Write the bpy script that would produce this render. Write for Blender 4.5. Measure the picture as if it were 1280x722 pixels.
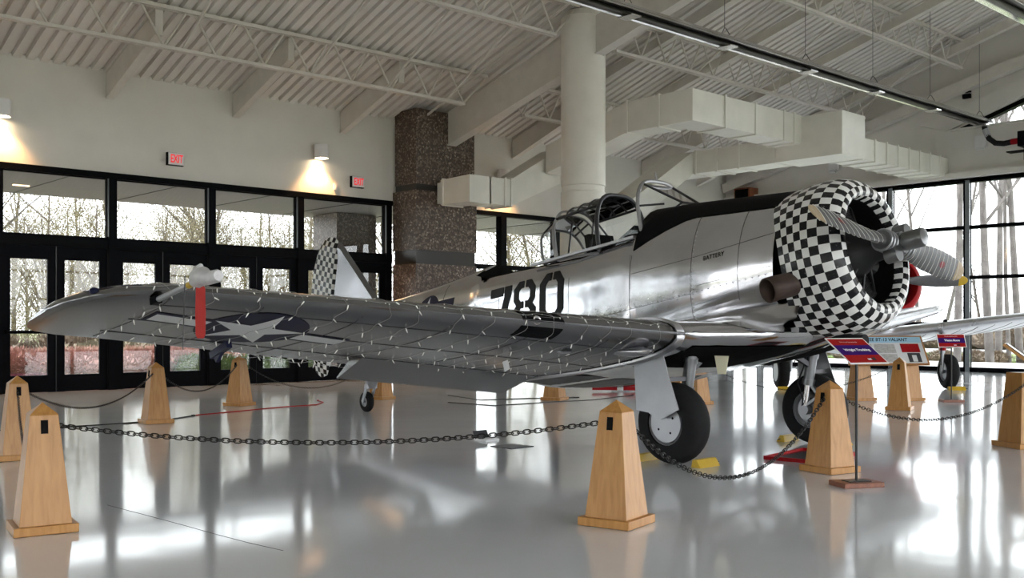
import bpy, bmesh, math, random
from mathutils import Vector, Matrix
random.seed(7)
for _o in list(bpy.data.objects): bpy.data.objects.remove(_o)
S = bpy.context.scene
COL = S.collection
PI = math.pi

# ------------------------------------------------------------------ camera
CAM_H = 1.3
CAM_YAW = -math.atan2(0.67763, 0.73541)          # building axes are the world axes
cd = bpy.data.cameras.new('camera'); cam = bpy.data.objects.new('camera', cd); COL.objects.link(cam)
cam.location = (0, 0, CAM_H); cam.rotation_euler = (PI/2, 0, CAM_YAW)
cd.sensor_width = 36; cd.lens = 1290/1280*36; cd.shift_y = 46/1280; cd.clip_end = 500
S.camera = cam

# ------------------------------------------------------------------ world, light, exposure
W = bpy.data.worlds.new('overcast_sky'); S.world = W; W.use_nodes = True
_bg = W.node_tree.nodes['Background']
_bg.inputs['Color'].default_value = (0.95, 0.975, 1.0, 1); _bg.inputs['Strength'].default_value = 2.0
S.view_settings.view_transform = 'Standard'; S.view_settings.look = 'None'
S.view_settings.gamma = 1; S.view_settings.use_curve_mapping = False
S.view_settings.exposure = 1.85

# ------------------------------------------------------------------ materials
MATS = {}
def new_mat(name):
    m = bpy.data.materials.new(name); m.use_nodes = True; MATS[name] = m
    return m, m.node_tree, m.node_tree.nodes['Principled BSDF']
def pm(name, col, rough=0.5, metal=0.0, var=0.0, scale=6.0, bump=0.0, bscale=None, stretch=None, ior=1.5, emit=0, coat=0, rvar=0.0):
    m, nt, b = new_mat(name)
    b.inputs['Base Color'].default_value = (*col, 1); b.inputs['Roughness'].default_value = rough
    b.inputs['Metallic'].default_value = metal; b.inputs['IOR'].default_value = ior
    if coat: b.inputs['Coat Weight'].default_value = coat; b.inputs['Coat Roughness'].default_value = .08
    if emit: b.inputs['Emission Color'].default_value = (*col, 1); b.inputs['Emission Strength'].default_value = emit
    if var or bump or rvar:
        tc = nt.nodes.new('ShaderNodeTexCoord'); mp = nt.nodes.new('ShaderNodeMapping')
        nt.links.new(tc.outputs['Object'], mp.inputs['Vector'])
        if stretch: mp.inputs['Scale'].default_value = stretch
        n = nt.nodes.new('ShaderNodeTexNoise'); n.inputs['Scale'].default_value = scale; n.inputs['Detail'].default_value = 5
        nt.links.new(mp.outputs['Vector'], n.inputs['Vector'])
        if var:
            r = nt.nodes.new('ShaderNodeValToRGB')
            r.color_ramp.elements[0].position = .3; r.color_ramp.elements[1].position = .7
            r.color_ramp.elements[0].color = (*[max(0, c*(1-var)) for c in col], 1)
            r.color_ramp.elements[1].color = (*[min(1, c*(1+var)) for c in col], 1)
            nt.links.new(n.outputs['Fac'], r.inputs['Fac']); nt.links.new(r.outputs['Color'], b.inputs['Base Color'])
        if rvar:
            mr = nt.nodes.new('ShaderNodeMapRange'); mr.inputs['To Min'].default_value = max(.02, rough-rvar); mr.inputs['To Max'].default_value = rough+rvar
            mr.inputs['From Min'].default_value = .3; mr.inputs['From Max'].default_value = .7
            nt.links.new(n.outputs['Fac'], mr.inputs['Value']); nt.links.new(mr.outputs['Result'], b.inputs['Roughness'])
        if bump:
            n2 = nt.nodes.new('ShaderNodeTexNoise'); n2.inputs['Scale'].default_value = bscale or scale; n2.inputs['Detail'].default_value = 2
            nt.links.new(mp.outputs['Vector'], n2.inputs['Vector'])
            bp = nt.nodes.new('ShaderNodeBump'); bp.inputs['Strength'].default_value = bump; bp.inputs['Distance'].default_value = .02
            nt.links.new(n2.outputs['Fac'], bp.inputs['Height']); nt.links.new(bp.outputs['Normal'], b.inputs['Normal'])
    return m
pm('wall_paint', (.67, .645, .605), .7, var=.03, scale=2)
pm('white_paint', (.74, .71, .65), .5, var=.03, scale=3)
pm('steel_paint', (.62, .585, .54), .5, var=.05, scale=4)
pm('deck_paint', (.69, .655, .62), .55, var=.05, scale=1.5)
pm('duct_paint', (.77, .75, .695), .45, var=.05, scale=2)
pm('frame_black', (.003, .0035, .005), .5, ior=1.12)
pm('frame_edge', (.16, .18, .2), .35)
pm('band_black', (.03, .028, .027), .35)
pm('concrete_out', (.40, .385, .365), .8, var=.06, scale=1)
pm('soffit', (.20, .185, .17), .6)
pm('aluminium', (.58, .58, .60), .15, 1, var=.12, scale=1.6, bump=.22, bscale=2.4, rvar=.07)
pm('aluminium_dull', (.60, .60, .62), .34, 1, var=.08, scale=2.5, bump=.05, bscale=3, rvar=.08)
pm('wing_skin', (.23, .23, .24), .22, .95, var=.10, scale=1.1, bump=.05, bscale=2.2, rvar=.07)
pm('grey_paint', (.17, .175, .18), .3, .8, var=.05, scale=4)
pm('silver_paint', (.35, .36, .375), .4, .6, var=.05, scale=5)
pm('dark_metal', (.06, .06, .065), .45, .6)
pm('engine_metal', (.03, .03, .032), .5, .5)
pm('anti_glare', (.006, .006, .007), .6, ior=1.12)
pm('black_paint', (.008, .008, .009), .45, ior=1.25)
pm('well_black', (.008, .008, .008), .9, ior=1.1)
pm('canopy_frame', (.05, .05, .055), .4, .5)
pm('canopy_frame_light', (.34, .34, .35), .35, .7)
pm('rubber', (.010, .010, .011), .75, ior=1.3, var=.15, scale=12)
pm('exhaust', (.055, .035, .028), .55, .4, var=.3, scale=8)
pm('insignia_blue', (.010, .011, .035), .5, ior=1.25)
pm('insignia_white', (.72, .73, .74), .4)
pm('red_cloth', (.36, .014, .010), .6)
pm('red_paint', (.32, .006, .010), .45, ior=1.25)
pm('emblem_red', (.22, .012, .02), .5)
pm('yellow_paint', (.52, .34, .015), .45, var=.06, scale=10)
pm('chain_black', (.02, .02, .02), .4, .7)
pm('wire_white', (.34, .34, .33), .5)
pm('bulb', (.82, .82, .78), .3)
pm('sign_white', (.85, .84, .83), .4)
pm('sign_red', (.30, .008, .008), .6, ior=1.2)
pm('sign_purple', (.03, .004, .12), .6, ior=1.2)
pm('sign_blue', (.34, .58, .74), .4)
pm('sign_photo', (.42, .42, .41), .4, var=.25, scale=30)
pm('sign_grey', (.66, .67, .68), .4)
pm('dark_wood', (.20, .065, .03), .4, var=.2, scale=8, stretch=(1, 6, 6))
pm('soffit_glow', (1.0, .72, .4), .4, emit=1.2)
pm('exit_red', (.8, .02, .035), .4, emit=.22)
pm('lamp_glow', (1.0, .80, .52), .4, emit=9)
pm('plastic_white', (.72, .71, .72), .4)
pm('heater_metal', (.62, .61, .60), .25, 1, var=.06, scale=3)
pm('heater_dark', (.05, .045, .04), .4, .6)
pm('bag_grey', (.55, .55, .56), .5, var=.1, scale=20)
pm('brass', (.6, .45, .2), .35, 1)
pm('bark', (.055, .045, .038), .85, var=.25, scale=5)
pm('bark_pale', (.125, .11, .105), .85, var=.35, scale=4, stretch=(1, 1, .6))
pm('twig', (.08, .062, .045), .9, var=.2, scale=3)
pm('leaf_olive', (.12, .10, .045), .8, var=.3, scale=1.5)
pm('shrub_pink', (.36, .19, .155), .9, var=.3, scale=9)
pm('shrub_tan', (.16, .12, .085), .9, var=.3, scale=9)
pm('shrub_green', (.07, .105, .025), .8, var=.4, scale=6)
pm('shrub_yellow', (.17, .17, .035), .8, var=.3, scale=6)
pm('shrub_red', (.17, .04, .06), .8, var=.4, scale=6)
pm('shrub_blue', (.22, .25, .27), .8, var=.3, scale=6)
pm('lawn_green', (.13, .20, .045), .9, var=.2, scale=.8)
pm('road', (.26, .255, .255), .8, var=.06, scale=1)
pm('paper_tag', (.78, .75, .55), .6)

def wood_mat():
    m, nt, b = new_mat('maple_wood')
    tc = nt.nodes.new('ShaderNodeTexCoord'); mp = nt.nodes.new('ShaderNodeMapping'); mp.inputs['Scale'].default_value = (14, 14, 1.6)
    n = nt.nodes.new('ShaderNodeTexNoise'); n.inputs['Scale'].default_value = 2.2; n.inputs['Detail'].default_value = 6; n.inputs['Distortion'].default_value = .6
    r = nt.nodes.new('ShaderNodeValToRGB'); r.color_ramp.elements[0].position = .3; r.color_ramp.elements[1].position = .75
    r.color_ramp.elements[0].color = (.37, .165, .036, 1); r.color_ramp.elements[1].color = (.49, .25, .070, 1)
    oi = nt.nodes.new('ShaderNodeObjectInfo'); ad = nt.nodes.new('ShaderNodeVectorMath'); ad.operation = 'ADD'
    nt.links.new(tc.outputs['Object'], mp.inputs['Vector']); nt.links.new(mp.outputs['Vector'], ad.inputs[0]); nt.links.new(oi.outputs['Location'], ad.inputs[1])
    nt.links.new(ad.outputs['Vector'], n.inputs['Vector'])
    nt.links.new(n.outputs['Fac'], r.inputs['Fac']); nt.links.new(r.outputs['Color'], b.inputs['Base Color'])
    b.inputs['Roughness'].default_value = .38
    pm('maple_dark', (.38, .17, .055), .4, var=.15, scale=6, stretch=(3, 3, 1))
wood_mat()
def floor_mat():
    m, nt, b = new_mat('epoxy_floor')
    tc = nt.nodes.new('ShaderNodeTexCoord')
    n = nt.nodes.new('ShaderNodeTexNoise'); n.inputs['Scale'].default_value = .5; n.inputs['Detail'].default_value = 6
    r = nt.nodes.new('ShaderNodeValToRGB'); r.color_ramp.elements[0].position = .3; r.color_ramp.elements[1].position = .7
    r.color_ramp.elements[0].color = (.70, .72, .75, 1); r.color_ramp.elements[1].color = (.80, .82, .85, 1)
    nt.links.new(tc.outputs['Object'], n.inputs['Vector']); nt.links.new(n.outputs['Fac'], r.inputs['Fac']); nt.links.new(r.outputs['Color'], b.inputs['Base Color'])
    b.inputs['Roughness'].default_value = .09; b.inputs['IOR'].default_value = 2.3
    n2 = nt.nodes.new('ShaderNodeTexNoise'); n2.inputs['Scale'].default_value = 1.1; n2.inputs['Detail'].default_value = 1.5
    n3 = nt.nodes.new('ShaderNodeTexNoise'); n3.inputs['Scale'].default_value = 9; n3.inputs['Detail'].default_value = 3
    ad = nt.nodes.new('ShaderNodeMath'); ad.operation = 'MULTIPLY_ADD'; ad.inputs[1].default_value = .05
    nt.links.new(tc.outputs['Object'], n2.inputs['Vector']); nt.links.new(tc.outputs['Object'], n3.inputs['Vector'])
    nt.links.new(n3.outputs['Fac'], ad.inputs[0]); nt.links.new(n2.outputs['Fac'], ad.inputs[2])
    bp = nt.nodes.new('ShaderNodeBump'); bp.inputs['Strength'].default_value = .13; bp.inputs['Distance'].default_value = .02
    nt.links.new(ad.outputs['Value'], bp.inputs['Height']); nt.links.new(bp.outputs['Normal'], b.inputs['Normal'])
floor_mat()
def stone_mat():
    m, nt, b = new_mat('exposed_aggregate')
    tc = nt.nodes.new('ShaderNodeTexCoord'); v = nt.nodes.new('ShaderNodeTexVoronoi'); v.inputs['Scale'].default_value = 26
    r = nt.nodes.new('ShaderNodeValToRGB'); e = r.color_ramp.elements
    e[0].position = .0; e[0].color = (.045, .032, .026, 1); e[1].position = 1; e[1].color = (.42, .36, .31, 1)
    k = r.color_ramp.elements.new(.55); k.color = (.085, .06, .048, 1); k = r.color_ramp.elements.new(.8); k.color = (.20, .155, .125, 1)
    nt.links.new(tc.outputs['Object'], v.inputs['Vector']); nt.links.new(v.outputs['Color'], r.inputs['Fac']); nt.links.new(r.outputs['Color'], b.inputs['Base Color'])
    b.inputs['Roughness'].default_value = .45
    bp = nt.nodes.new('ShaderNodeBump'); bp.inputs['Strength'].default_value = .5; bp.inputs['Distance'].default_value = .01
    nt.links.new(v.outputs['Distance'], bp.inputs['Height']); nt.links.new(bp.outputs['Normal'], b.inputs['Normal'])
stone_mat()
def glass_mat(name, tint, refl, rough=.0, k=1.0):
    m, nt, b = new_mat(name); nt.nodes.remove(b)
    t = nt.nodes.new('ShaderNodeBsdfTransparent'); t.inputs['Color'].default_value = (*tint, 1)
    g = nt.nodes.new('ShaderNodeBsdfGlossy'); g.inputs['Roughness'].default_value = rough
    f = nt.nodes.new('ShaderNodeFresnel'); f.inputs['IOR'].default_value = refl
    mu = nt.nodes.new('ShaderNodeMath'); mu.operation = 'MULTIPLY'; mu.inputs[1].default_value = k
    mx = nt.nodes.new('ShaderNodeMixShader'); nt.links.new(f.outputs['Fac'], mu.inputs[0]); nt.links.new(mu.outputs['Value'], mx.inputs['Fac'])
    nt.links.new(t.outputs['BSDF'], mx.inputs[1]); nt.links.new(g.outputs['BSDF'], mx.inputs[2])
    nt.links.new(mx.outputs['Shader'], nt.nodes['Material Output'].inputs['Surface'])
glass_mat('window_glass', (.93, .95, .95), 1.4)
glass_mat('canopy_glass', (.80, .82, .82), 1.45)
def checker_mat():
    m, nt, b = new_mat('checker_paint')
    uv = nt.nodes.new('ShaderNodeUVMap'); uv.uv_map = 'UVMap'
    c = nt.nodes.new('ShaderNodeTexChecker'); c.inputs['Scale'].default_value = 1
    c.inputs['Color1'].default_value = (.74, .74, .73, 1); c.inputs['Color2'].default_value = (.012, .012, .014, 1)
    ad = nt.nodes.new('ShaderNodeVectorMath'); ad.operation = 'ADD'; ad.inputs[1].default_value = (0, 0, .5)
    nt.links.new(uv.outputs['UV'], ad.inputs[0]); nt.links.new(ad.outputs['Vector'], c.inputs['Vector'])
    # scuffs where the black vinyl has flaked
    n = nt.nodes.new('ShaderNodeTexNoise'); n.inputs['Scale'].default_value = 2.7; n.inputs['Detail'].default_value = 6; n.inputs['Roughness'].default_value = .7
    nt.links.new(ad.outputs['Vector'], n.inputs['Vector'])
    r = nt.nodes.new('ShaderNodeValToRGB'); r.color_ramp.elements[0].position = .62; r.color_ramp.elements[1].position = .70
    r.color_ramp.elements[0].color = (0, 0, 0, 1); r.color_ramp.elements[1].color = (.45, .45, .45, 1)
    nt.links.new(n.outputs['Fac'], r.inputs['Fac'])
    mx = nt.nodes.new('ShaderNodeMixRGB'); mx.inputs['Color2'].default_value = (.5, .5, .5, 1)
    nt.links.new(r.outputs['Color'], mx.inputs['Fac']); nt.links.new(c.outputs['Color'], mx.inputs['Color1']); nt.links.new(mx.outputs['Color'], b.inputs['Base Color'])
    b.inputs['Roughness'].default_value = .2; b.inputs['IOR'].default_value = 1.3
checker_mat()
def ground_mat():
    m, nt, b = new_mat('winter_ground')
    tc = nt.nodes.new('ShaderNodeTexCoord'); n = nt.nodes.new('ShaderNodeTexNoise'); n.inputs['Scale'].default_value = .16; n.inputs['Detail'].default_value = 7
    r = nt.nodes.new('ShaderNodeValToRGB'); e = r.color_ramp.elements
    e[0].position = .35; e[0].color = (.15, .21, .055, 1); e[1].position = .62; e[1].color = (.26, .22, .16, 1)
    nt.links.new(tc.outputs['Object'], n.inputs['Vector']); nt.links.new(n.outputs['Fac'], r.inputs['Fac']); nt.links.new(r.outputs['Color'], b.inputs['Base Color'])
    b.inputs['Roughness'].default_value = .9
ground_mat()

# ------------------------------------------------------------------ mesh helpers
def rot(ax, ang): return Matrix.Rotation(ang, 3, ax)
class MB:
    def __init__(s): s.v = []; s.f = []; s.uv = {}
    def add(s, vs, fs, uvs=None):
        o = len(s.v); s.v += [tuple(p) for p in vs]
        for i, f in enumerate(fs):
            s.f.append(tuple(o+k for k in f))
            if uvs: s.uv[len(s.f)-1] = uvs[i]
        return s
    def box(s, c, d, R=None):
        c = Vector(c); hx, hy, hz = d[0]/2, d[1]/2, d[2]/2
        vs = [Vector((x, y, z)) for x in (-hx, hx) for y in (-hy, hy) for z in (-hz, hz)]
        if R: vs = [R @ p for p in vs]
        return s.add([p+c for p in vs], [(0, 1, 3, 2), (4, 6, 7, 5), (0, 4, 5, 1), (2, 3, 7, 6), (0, 2, 6, 4), (1, 5, 7, 3)])
    def bar(s, a, b, w, h, up=(0, 0, 1)):
        a, b = Vector(a), Vector(b); d = (b-a); L = d.length; d.normalize(); up = Vector(up)
        x = d.cross(up)
        if x.length < 1e-4: x = d.cross(Vector((1, 0, 0)))
        x.normalize(); z = x.cross(d)
        return s.box((a+b)/2, (L, w, h), Matrix((d, -x, z)).transposed())
    def ring_loft(s, rings, cap=True, closed=True, uvs=None):
        n = len(rings[0]); o = len(s.v)
        for r in rings: s.v += [tuple(p) for p in r]
        m = n if closed else n-1
        for i in range(len(rings)-1):
            for j in range(m):
                k = (j+1) % n
                s.f.append((o+i*n+j, o+i*n+k, o+(i+1)*n+k, o+(i+1)*n+j))
                if uvs: s.uv[len(s.f)-1] = [uvs(i, j), uvs(i, j+1), uvs(i+1, j+1), uvs(i+1, j)]
        if cap and closed:
            s.f.append(tuple(o+j for j in reversed(range(n)))); s.f.append(tuple(o+(len(rings)-1)*n+j for j in range(n)))
        return s
    def tube(s, path, r, n=8, cap=True, closed=False):
        P = [Vector(p) for p in path]; rs = r if isinstance(r, (list, tuple)) else [r]*len(P)
        rings = []; prev = None
        for i, p in enumerate(P):
            if closed: t = P[(i+1) % len(P)]-P[i-1]
            else: t = (P[min(i+1, len(P)-1)]-P[max(i-1, 0)])
            if t.length < 1e-9: t = Vector((0, 0, 1))
            t.normalize()
            if prev is None:
                u = t.cross(Vector((0, 0, 1)))
                if u.length < 1e-3: u = t.cross(Vector((1, 0, 0)))
            else:
                u = prev - t*prev.dot(t)
                if u.length < 1e-6: u = t.cross(Vector((1, 0, 0)))
            u.normalize(); prev = u; w = t.cross(u)
            rings.append([p+(u*math.cos(2*PI*k/n)+w*math.sin(2*PI*k/n))*rs[i] for k in range(n)])
        if closed: rings.append(rings[0]); return s.ring_loft(rings, False)
        return s.ring_loft(rings, cap)
    def cyl(s, a, b, r, n=16, r2=None): return s.tube([a, b], [r, r if r2 is None else r2], n)
    def lathe(s, prof, o, ax, n=32, uvs=None, cap=False):
        o = Vector(o); ax = Vector(ax).normalized(); u = ax.cross(Vector((0, 1, 0)))
        if u.length < 1e-3: u = ax.cross(Vector((1, 0, 0)))
        u.normalize(); w = ax.cross(u)
        rings = [[o+ax*t+(u*math.cos(2*PI*k/n)+w*math.sin(2*PI*k/n))*r for k in range(n)] for t, r in prof]
        return s.ring_loft(rings, cap, True, uvs)
    def prism(s, poly, fn0, fn1):
        n = len(poly); a = [Vector(fn0(*p)) for p in poly]; b = [Vector(fn1(*p)) for p in poly]
        return s.add(a+b, [tuple(range(n)), tuple(reversed(range(n, 2*n)))]+[(i, n+i, n+(i+1) % n, (i+1) % n) for i in range(n)])
    def sphere(s, c, r, n=10, m=6, sc=(1, 1, 1)):
        c = Vector(c); rings = []
        for i in range(m+1):
            a = -PI/2+PI*i/m; rr = max(math.cos(a), .01)
            rings.append([c+Vector((math.cos(2*PI*k/n)*rr*r*sc[0], math.sin(2*PI*k/n)*rr*r*sc[1], math.sin(a)*r*sc[2])) for k in range(n)])
        return s.ring_loft(rings)
    def mesh(s, name, mat, smooth=None):
        me = bpy.data.meshes.new(name); me.from_pydata(s.v, [], s.f); me.validate(clean_customdata=False)
        bm = bmesh.new(); bm.from_mesh(me); bmesh.ops.recalc_face_normals(bm, faces=bm.faces); bm.to_mesh(me); bm.free()
        if s.uv and len(me.polygons) == len(s.f):
            ul = me.uv_layers.new(name='UVMap')
            # map loops by vertex so that a flipped face keeps its coordinates
            for pi_, pol in enumerate(me.polygons):
                if pi_ in s.uv:
                    d = {}
                    for vi, c in zip(s.f[pi_], s.uv[pi_]): d.setdefault(vi, c)
                    for li in pol.loop_indices: ul.data[li].uv = d[me.loops[li].vertex_index]
        if smooth is not None:
            me.shade_smooth(); me.set_sharp_from_angle(angle=math.radians(smooth))
        me.materials.append(MATS[mat])
        return me
    def build(s, name, mat, parent=None, smooth=None):
        return link(name, s.mesh(name, mat, smooth), parent)
def link(name, me, parent=None, loc=None):
    o = bpy.data.objects.new(name, me); COL.objects.link(o)
    if parent: o.parent = parent
    if loc is not None: o.location = loc
    return o
def tag(o, label=None, cat=None, group=None, kind=None):
    if label: o['label'] = label
    if cat: o['category'] = cat
    if group: o['group'] = group
    if kind: o['kind'] = kind
    return o
def thing(name, label, cat, loc=(0, 0, 0), rz=0, group=None, kind=None):
    o = bpy.data.objects.new(name, None); COL.objects.link(o); o.location = loc; o.rotation_euler = (0, 0, rz); o.empty_display_size = .2
    return tag(o, label, cat, group, kind)
def kids(o): return [c for c in COL.objects if c.parent == o]
def copy_tree(o, parent=None, _map=None):
    c = o.copy(); COL.objects.link(c); c.parent = parent
    for ch in list(o.children): copy_tree(ch, c)
    return c
def text_mesh(txt, size, mat, depth=0.0, font_shear=0.0, bold=0.0, align='CENTER', width=None):
    cu = bpy.data.curves.new('text', 'FONT'); cu.body = txt; cu.size = size; cu.align_x = align; cu.align_y = 'CENTER'
    cu.extrude = depth; cu.shear = font_shear; cu.offset = bold; cu.resolution_u = 3
    ob = bpy.data.objects.new('text', cu); COL.objects.link(ob)
    dg = bpy.context.evaluated_depsgraph_get(); me = bpy.data.meshes.new_from_object(ob.evaluated_get(dg))
    bpy.data.objects.remove(ob); bpy.data.curves.remove(cu)
    if width:
        xs = [v.co.x for v in me.vertices]; k = width/(max(xs)-min(xs))
        for v in me.vertices: v.co.x *= k
    me.materials.clear(); me.materials.append(MATS[mat])
    return me

# ------------------------------------------------------------------ the setting
YL, XR, XW, YN = 21.0, 29.3, -12.0, -13.0     # left wall, right wall, far west gable, near wall
EAVE, SLOPE, RIDGE_Y = 6.45, .33, 4.0
def roof_z(y): return EAVE + ((YL-y) if y > RIDGE_Y else (YL-RIDGE_Y)-(RIDGE_Y-y))*SLOPE

fl = MB().box(((XW+XR)/2, (YN+YL)/2, -.1), (XR-XW+.4, YL-YN+.4, .2)).build('floor', 'epoxy_floor')
tag(fl, 'glossy pale grey epoxy hangar floor', 'floor', kind='structure')

# corrugated roof deck, ribs running up the slope
def deck(name, y0, y1):
    mb = MB(); p = .25; n = int((XR-XW)/p)
    prof = []
    for i in range(n+1):
        x = XW+i*p
        prof += [(x, 0), (x+.015, .08), (x+.085, .08), (x+.10, 0)]
    rows = []
    for y in (y0, y1): rows.append([(x, y, roof_z(y)+dz) for x, dz in prof if x <= XR+.2])
    mb.ring_loft(rows, False, False)
    return mb.build(name, 'deck_paint')
cg = thing('ceiling', 'pale corrugated steel roof deck sloping up from the long wall', 'ceiling', kind='structure')
deck('deck_sheet', YL+.3, RIDGE_Y).parent = cg
deck('deck_sheet', RIDGE_Y, YN-.3).parent = cg

# left wall above the storefront, continuing behind the pillar
HEAD = 4.40
wl = MB().box(((XW+XR)/2, YL+.15, (HEAD+EAVE+.06)/2), (XR-XW, .3, EAVE+.06-HEAD)).build('wall_left', 'wall_paint')
tag(wl, 'long beige wall above the black glazed doors', 'wall', kind='structure')
# right gable wall with a glazed band below and a triangular clerestory
RH = 5.42
def gable(name, label, X, th, open_tri):
    mb = MB(); f0 = lambda y, z: (X, y, z); f1 = lambda y, z: (X+th, y, z)
    if open_tri:
        ya, yb, zb = 13.2, 3.0, 6.85
        mb.prism([(YL, RH), (YL, roof_z(YL)+.05), (ya, roof_z(ya)+.05), (ya, RH)], f0, f1)
        mb.prism([(ya, RH), (ya, zb), (yb, zb), (yb, RH)], f0, f1)
        zt = lambda y: zb+(ya-y)*SLOPE
        mb.prism([(ya, zt(ya)), (ya, roof_z(ya)+.05), (RIDGE_Y, roof_z(RIDGE_Y)+.05), (yb, roof_z(yb)+.05), (yb, zt(yb))], f0, f1)
        mb.prism([(yb, RH), (yb, roof_z(yb)+.05), (YN, roof_z(YN)+.05), (YN, RH)], f0, f1)
    else:
        mb.prism([(YL, RH), (YL, roof_z(YL)+.05), (RIDGE_Y, roof_z(RIDGE_Y)+.05), (YN, roof_z(YN)+.05), (YN, RH)], f0, f1)
    o = mb.build(name, 'wall_paint'); return tag(o, label, 'wall', kind='structure')
wr = gable('wall_right', 'beige gable wall above the tall window wall', XR, .3, True)
ww = gable('wall_west', 'beige gable wall at the far end of the hall', XW-.3, .3, False)
wn = MB().box(((XW+XR)/2, YN-.15, (RH+EAVE+.06)/2), (XR-XW, .3, EAVE+.06-RH)).build('wall_near', 'wall_paint')
tag(wn, 'beige wall strip over the unseen open side opposite the doors', 'wall', kind='structure')
# clerestory: sloped black frame, sill and panes
cw = thing('window_20', 'triangular clerestory window under the gable', 'window', (XR, 13.2, 6.85), kind='structure')
MB().prism([(0, 0), (-10.2, 10.2*SLOPE), (-10.2, 10.2*SLOPE-.12), (-.36, 0)], lambda y, z: (-.02, y, z), lambda y, z: (.2, y, z)).build('frame', 'frame_black', cw)
MB().box((.02, -5.1, .03), (.24, 10.2, .06)).build('window_sill', 'wall_paint', cw)
MB().prism([(-.1, .02), (-10.2, 10.2*SLOPE), (-10.2, .02)], lambda y, z: (.14, y, z), lambda y, z: (.15, y, z)).build('pane', 'window_glass', cw)
MB().prism([(.9, .28), (-10.2, 10.2*SLOPE+.28), (-10.2, 10.2*SLOPE+.02), (.1, .02)], lambda y, z: (-.14, y, z), lambda y, z: (.0, y, z)).build('casing', 'wall_paint', cw)
# a long beam along the gable wall below the deck
ob = MB().bar((XR-.2, 20.9, roof_z(20.9)-.55), (XR-.2, 2, roof_z(2)-.55), .3, .3).build('gable_beam', 'steel_paint')
tag(ob, 'sloping painted steel beam along the gable wall', 'beam', kind='structure')

# ---- left storefront: bays of transom window over a pair of glazed doors
BAYS = [-8.9, -6.7, -4.5, -2.3, -.1, 2.05, 4.1, 6.08, 8.26, 10.43, 12.64, 15.15]
TB, DH = 3.06, 2.86      # transom bar underside to doors
def rect_frame(mb, x0, x1, z0, z1, w, d, y):
    mb.box(((x0+x1)/2, y, z0+w/2), (x1-x0, d, w)); mb.box(((x0+x1)/2, y, z1-w/2), (x1-x0, d, w))
    mb.box((x0+w/2, y, (z0+z1)/2), (w, d, z1-z0)); mb.box((x1-w/2, y, (z0+z1)/2), (w, d, z1-z0))
mul = MB()
for x in BAYS: mul.box((x, YL+.05, HEAD/2), (.16, .22, HEAD))
mul.box(((BAYS[0]+BAYS[-1])/2, YL+.05, HEAD-.05), (BAYS[-1]-BAYS[0]+.2, .24, .12)); mul.box(((BAYS[0]+BAYS[-1])/2, YL+.05, (TB+DH)/2), (BAYS[-1]-BAYS[0]+.2, .19, TB-DH))
mf = mul.build('trim_1', 'frame_black'); tag(mf, 'black metal storefront frame along the door wall', 'frame', kind='structure')
edge = MB()
for x in BAYS: edge.box((x-.085, YL+.0, (TB+HEAD)/2), (.012, .1, HEAD-TB-.1))
edge.build('edge_strip', 'frame_edge', mf)
wi = di = 0
for i in range(len(BAYS)-1):
    a, b = BAYS[i]+.08, BAYS[i+1]-.08
    wi += 1; w = thing('window_%d' % wi, 'transom window above the pair of black glazed doors', 'window', ((a+b)/2, YL+.05, TB), kind='structure', group='door wall transom windows')
    mb = MB(); rect_frame(mb, a-(a+b)/2, b-(a+b)/2, 0, HEAD-TB-.1, .03, .08, 0); mb.build('window_frame', 'frame_black', w)
    MB().box((0, 0, (HEAD-TB)/2-.05), (b-a-.04, .012, HEAD-TB-.12)).build('pane', 'window_glass', w)
    for k in (0, 1):
        di += 1; x0 = a+(b-a)/2*k+.01; x1 = x0+(b-a)/2-.02; cx = (x0+x1)/2
        d = thing('door_%d' % di, 'black framed glass door leaf with a push bar', 'door', (cx, YL+.05, 0), kind='structure', group='door wall leaves')
        mb = MB(); hw = (x1-x0)/2; st = .15
        mb.box((-hw+st/2, 0, DH/2), (st, .06, DH)); mb.box((hw-st/2, 0, DH/2), (st, .06, DH)); mb.box((0, 0, DH-.13), (2*hw-2*st, .058, .26)); mb.box((0, 0, .17), (2*hw-2*st, .058, .33))
        mb.build('door_frame', 'frame_black', d)
        MB().box((0, 0, (DH-.26+.33)/2), (2*hw-2*st+.01, .012, DH-.26-.33)).build('pane', 'window_glass', d)
        mb = MB(); mb.cyl((-hw+.05, -.10, 1.18), (hw-.05, -.10, 1.18), .032, 8); mb.box((-hw+.08, -.06, 1.18), (.06, .09, .09)); mb.box((hw-.08, -.06, 1.18), (.06, .09, .09))
        mb.build('push_bar', 'frame_black', d)
# glazing past the pillar
BAY2 = [17.24, 19.0, 21.1, 23.2, 25.3, 27.4, XR-.05]
mul = MB()
for x in BAY2: mul.box((x, YL+.05, HEAD/2), (.2, .22, HEAD))
for z in (.06, 2.9, HEAD-.05): mul.box(((BAY2[0]+BAY2[-1])/2, YL+.05, z), (BAY2[-1]-BAY2[0], .2, .12))
tag(mul.build('trim_2', 'frame_black'), 'black window frame between the stone pillar and the corner', 'frame', kind='structure')
for i in range(len(BAY2)-1):
    a, b = BAY2[i]+.1, BAY2[i+1]-.1
    for z0, z1 in ((.1, 2.86), (2.94, HEAD-.1)):
        wi += 1; w = thing('window_%d' % (20+wi), 'fixed window pane beyond the stone pillar', 'window', ((a+b)/2, YL+.05, z0), kind='structure', group='corner windows')
        MB().box((0, 0, (z1-z0)/2), (b-a, .012, z1-z0)).build('pane', 'window_glass', w)
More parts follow.
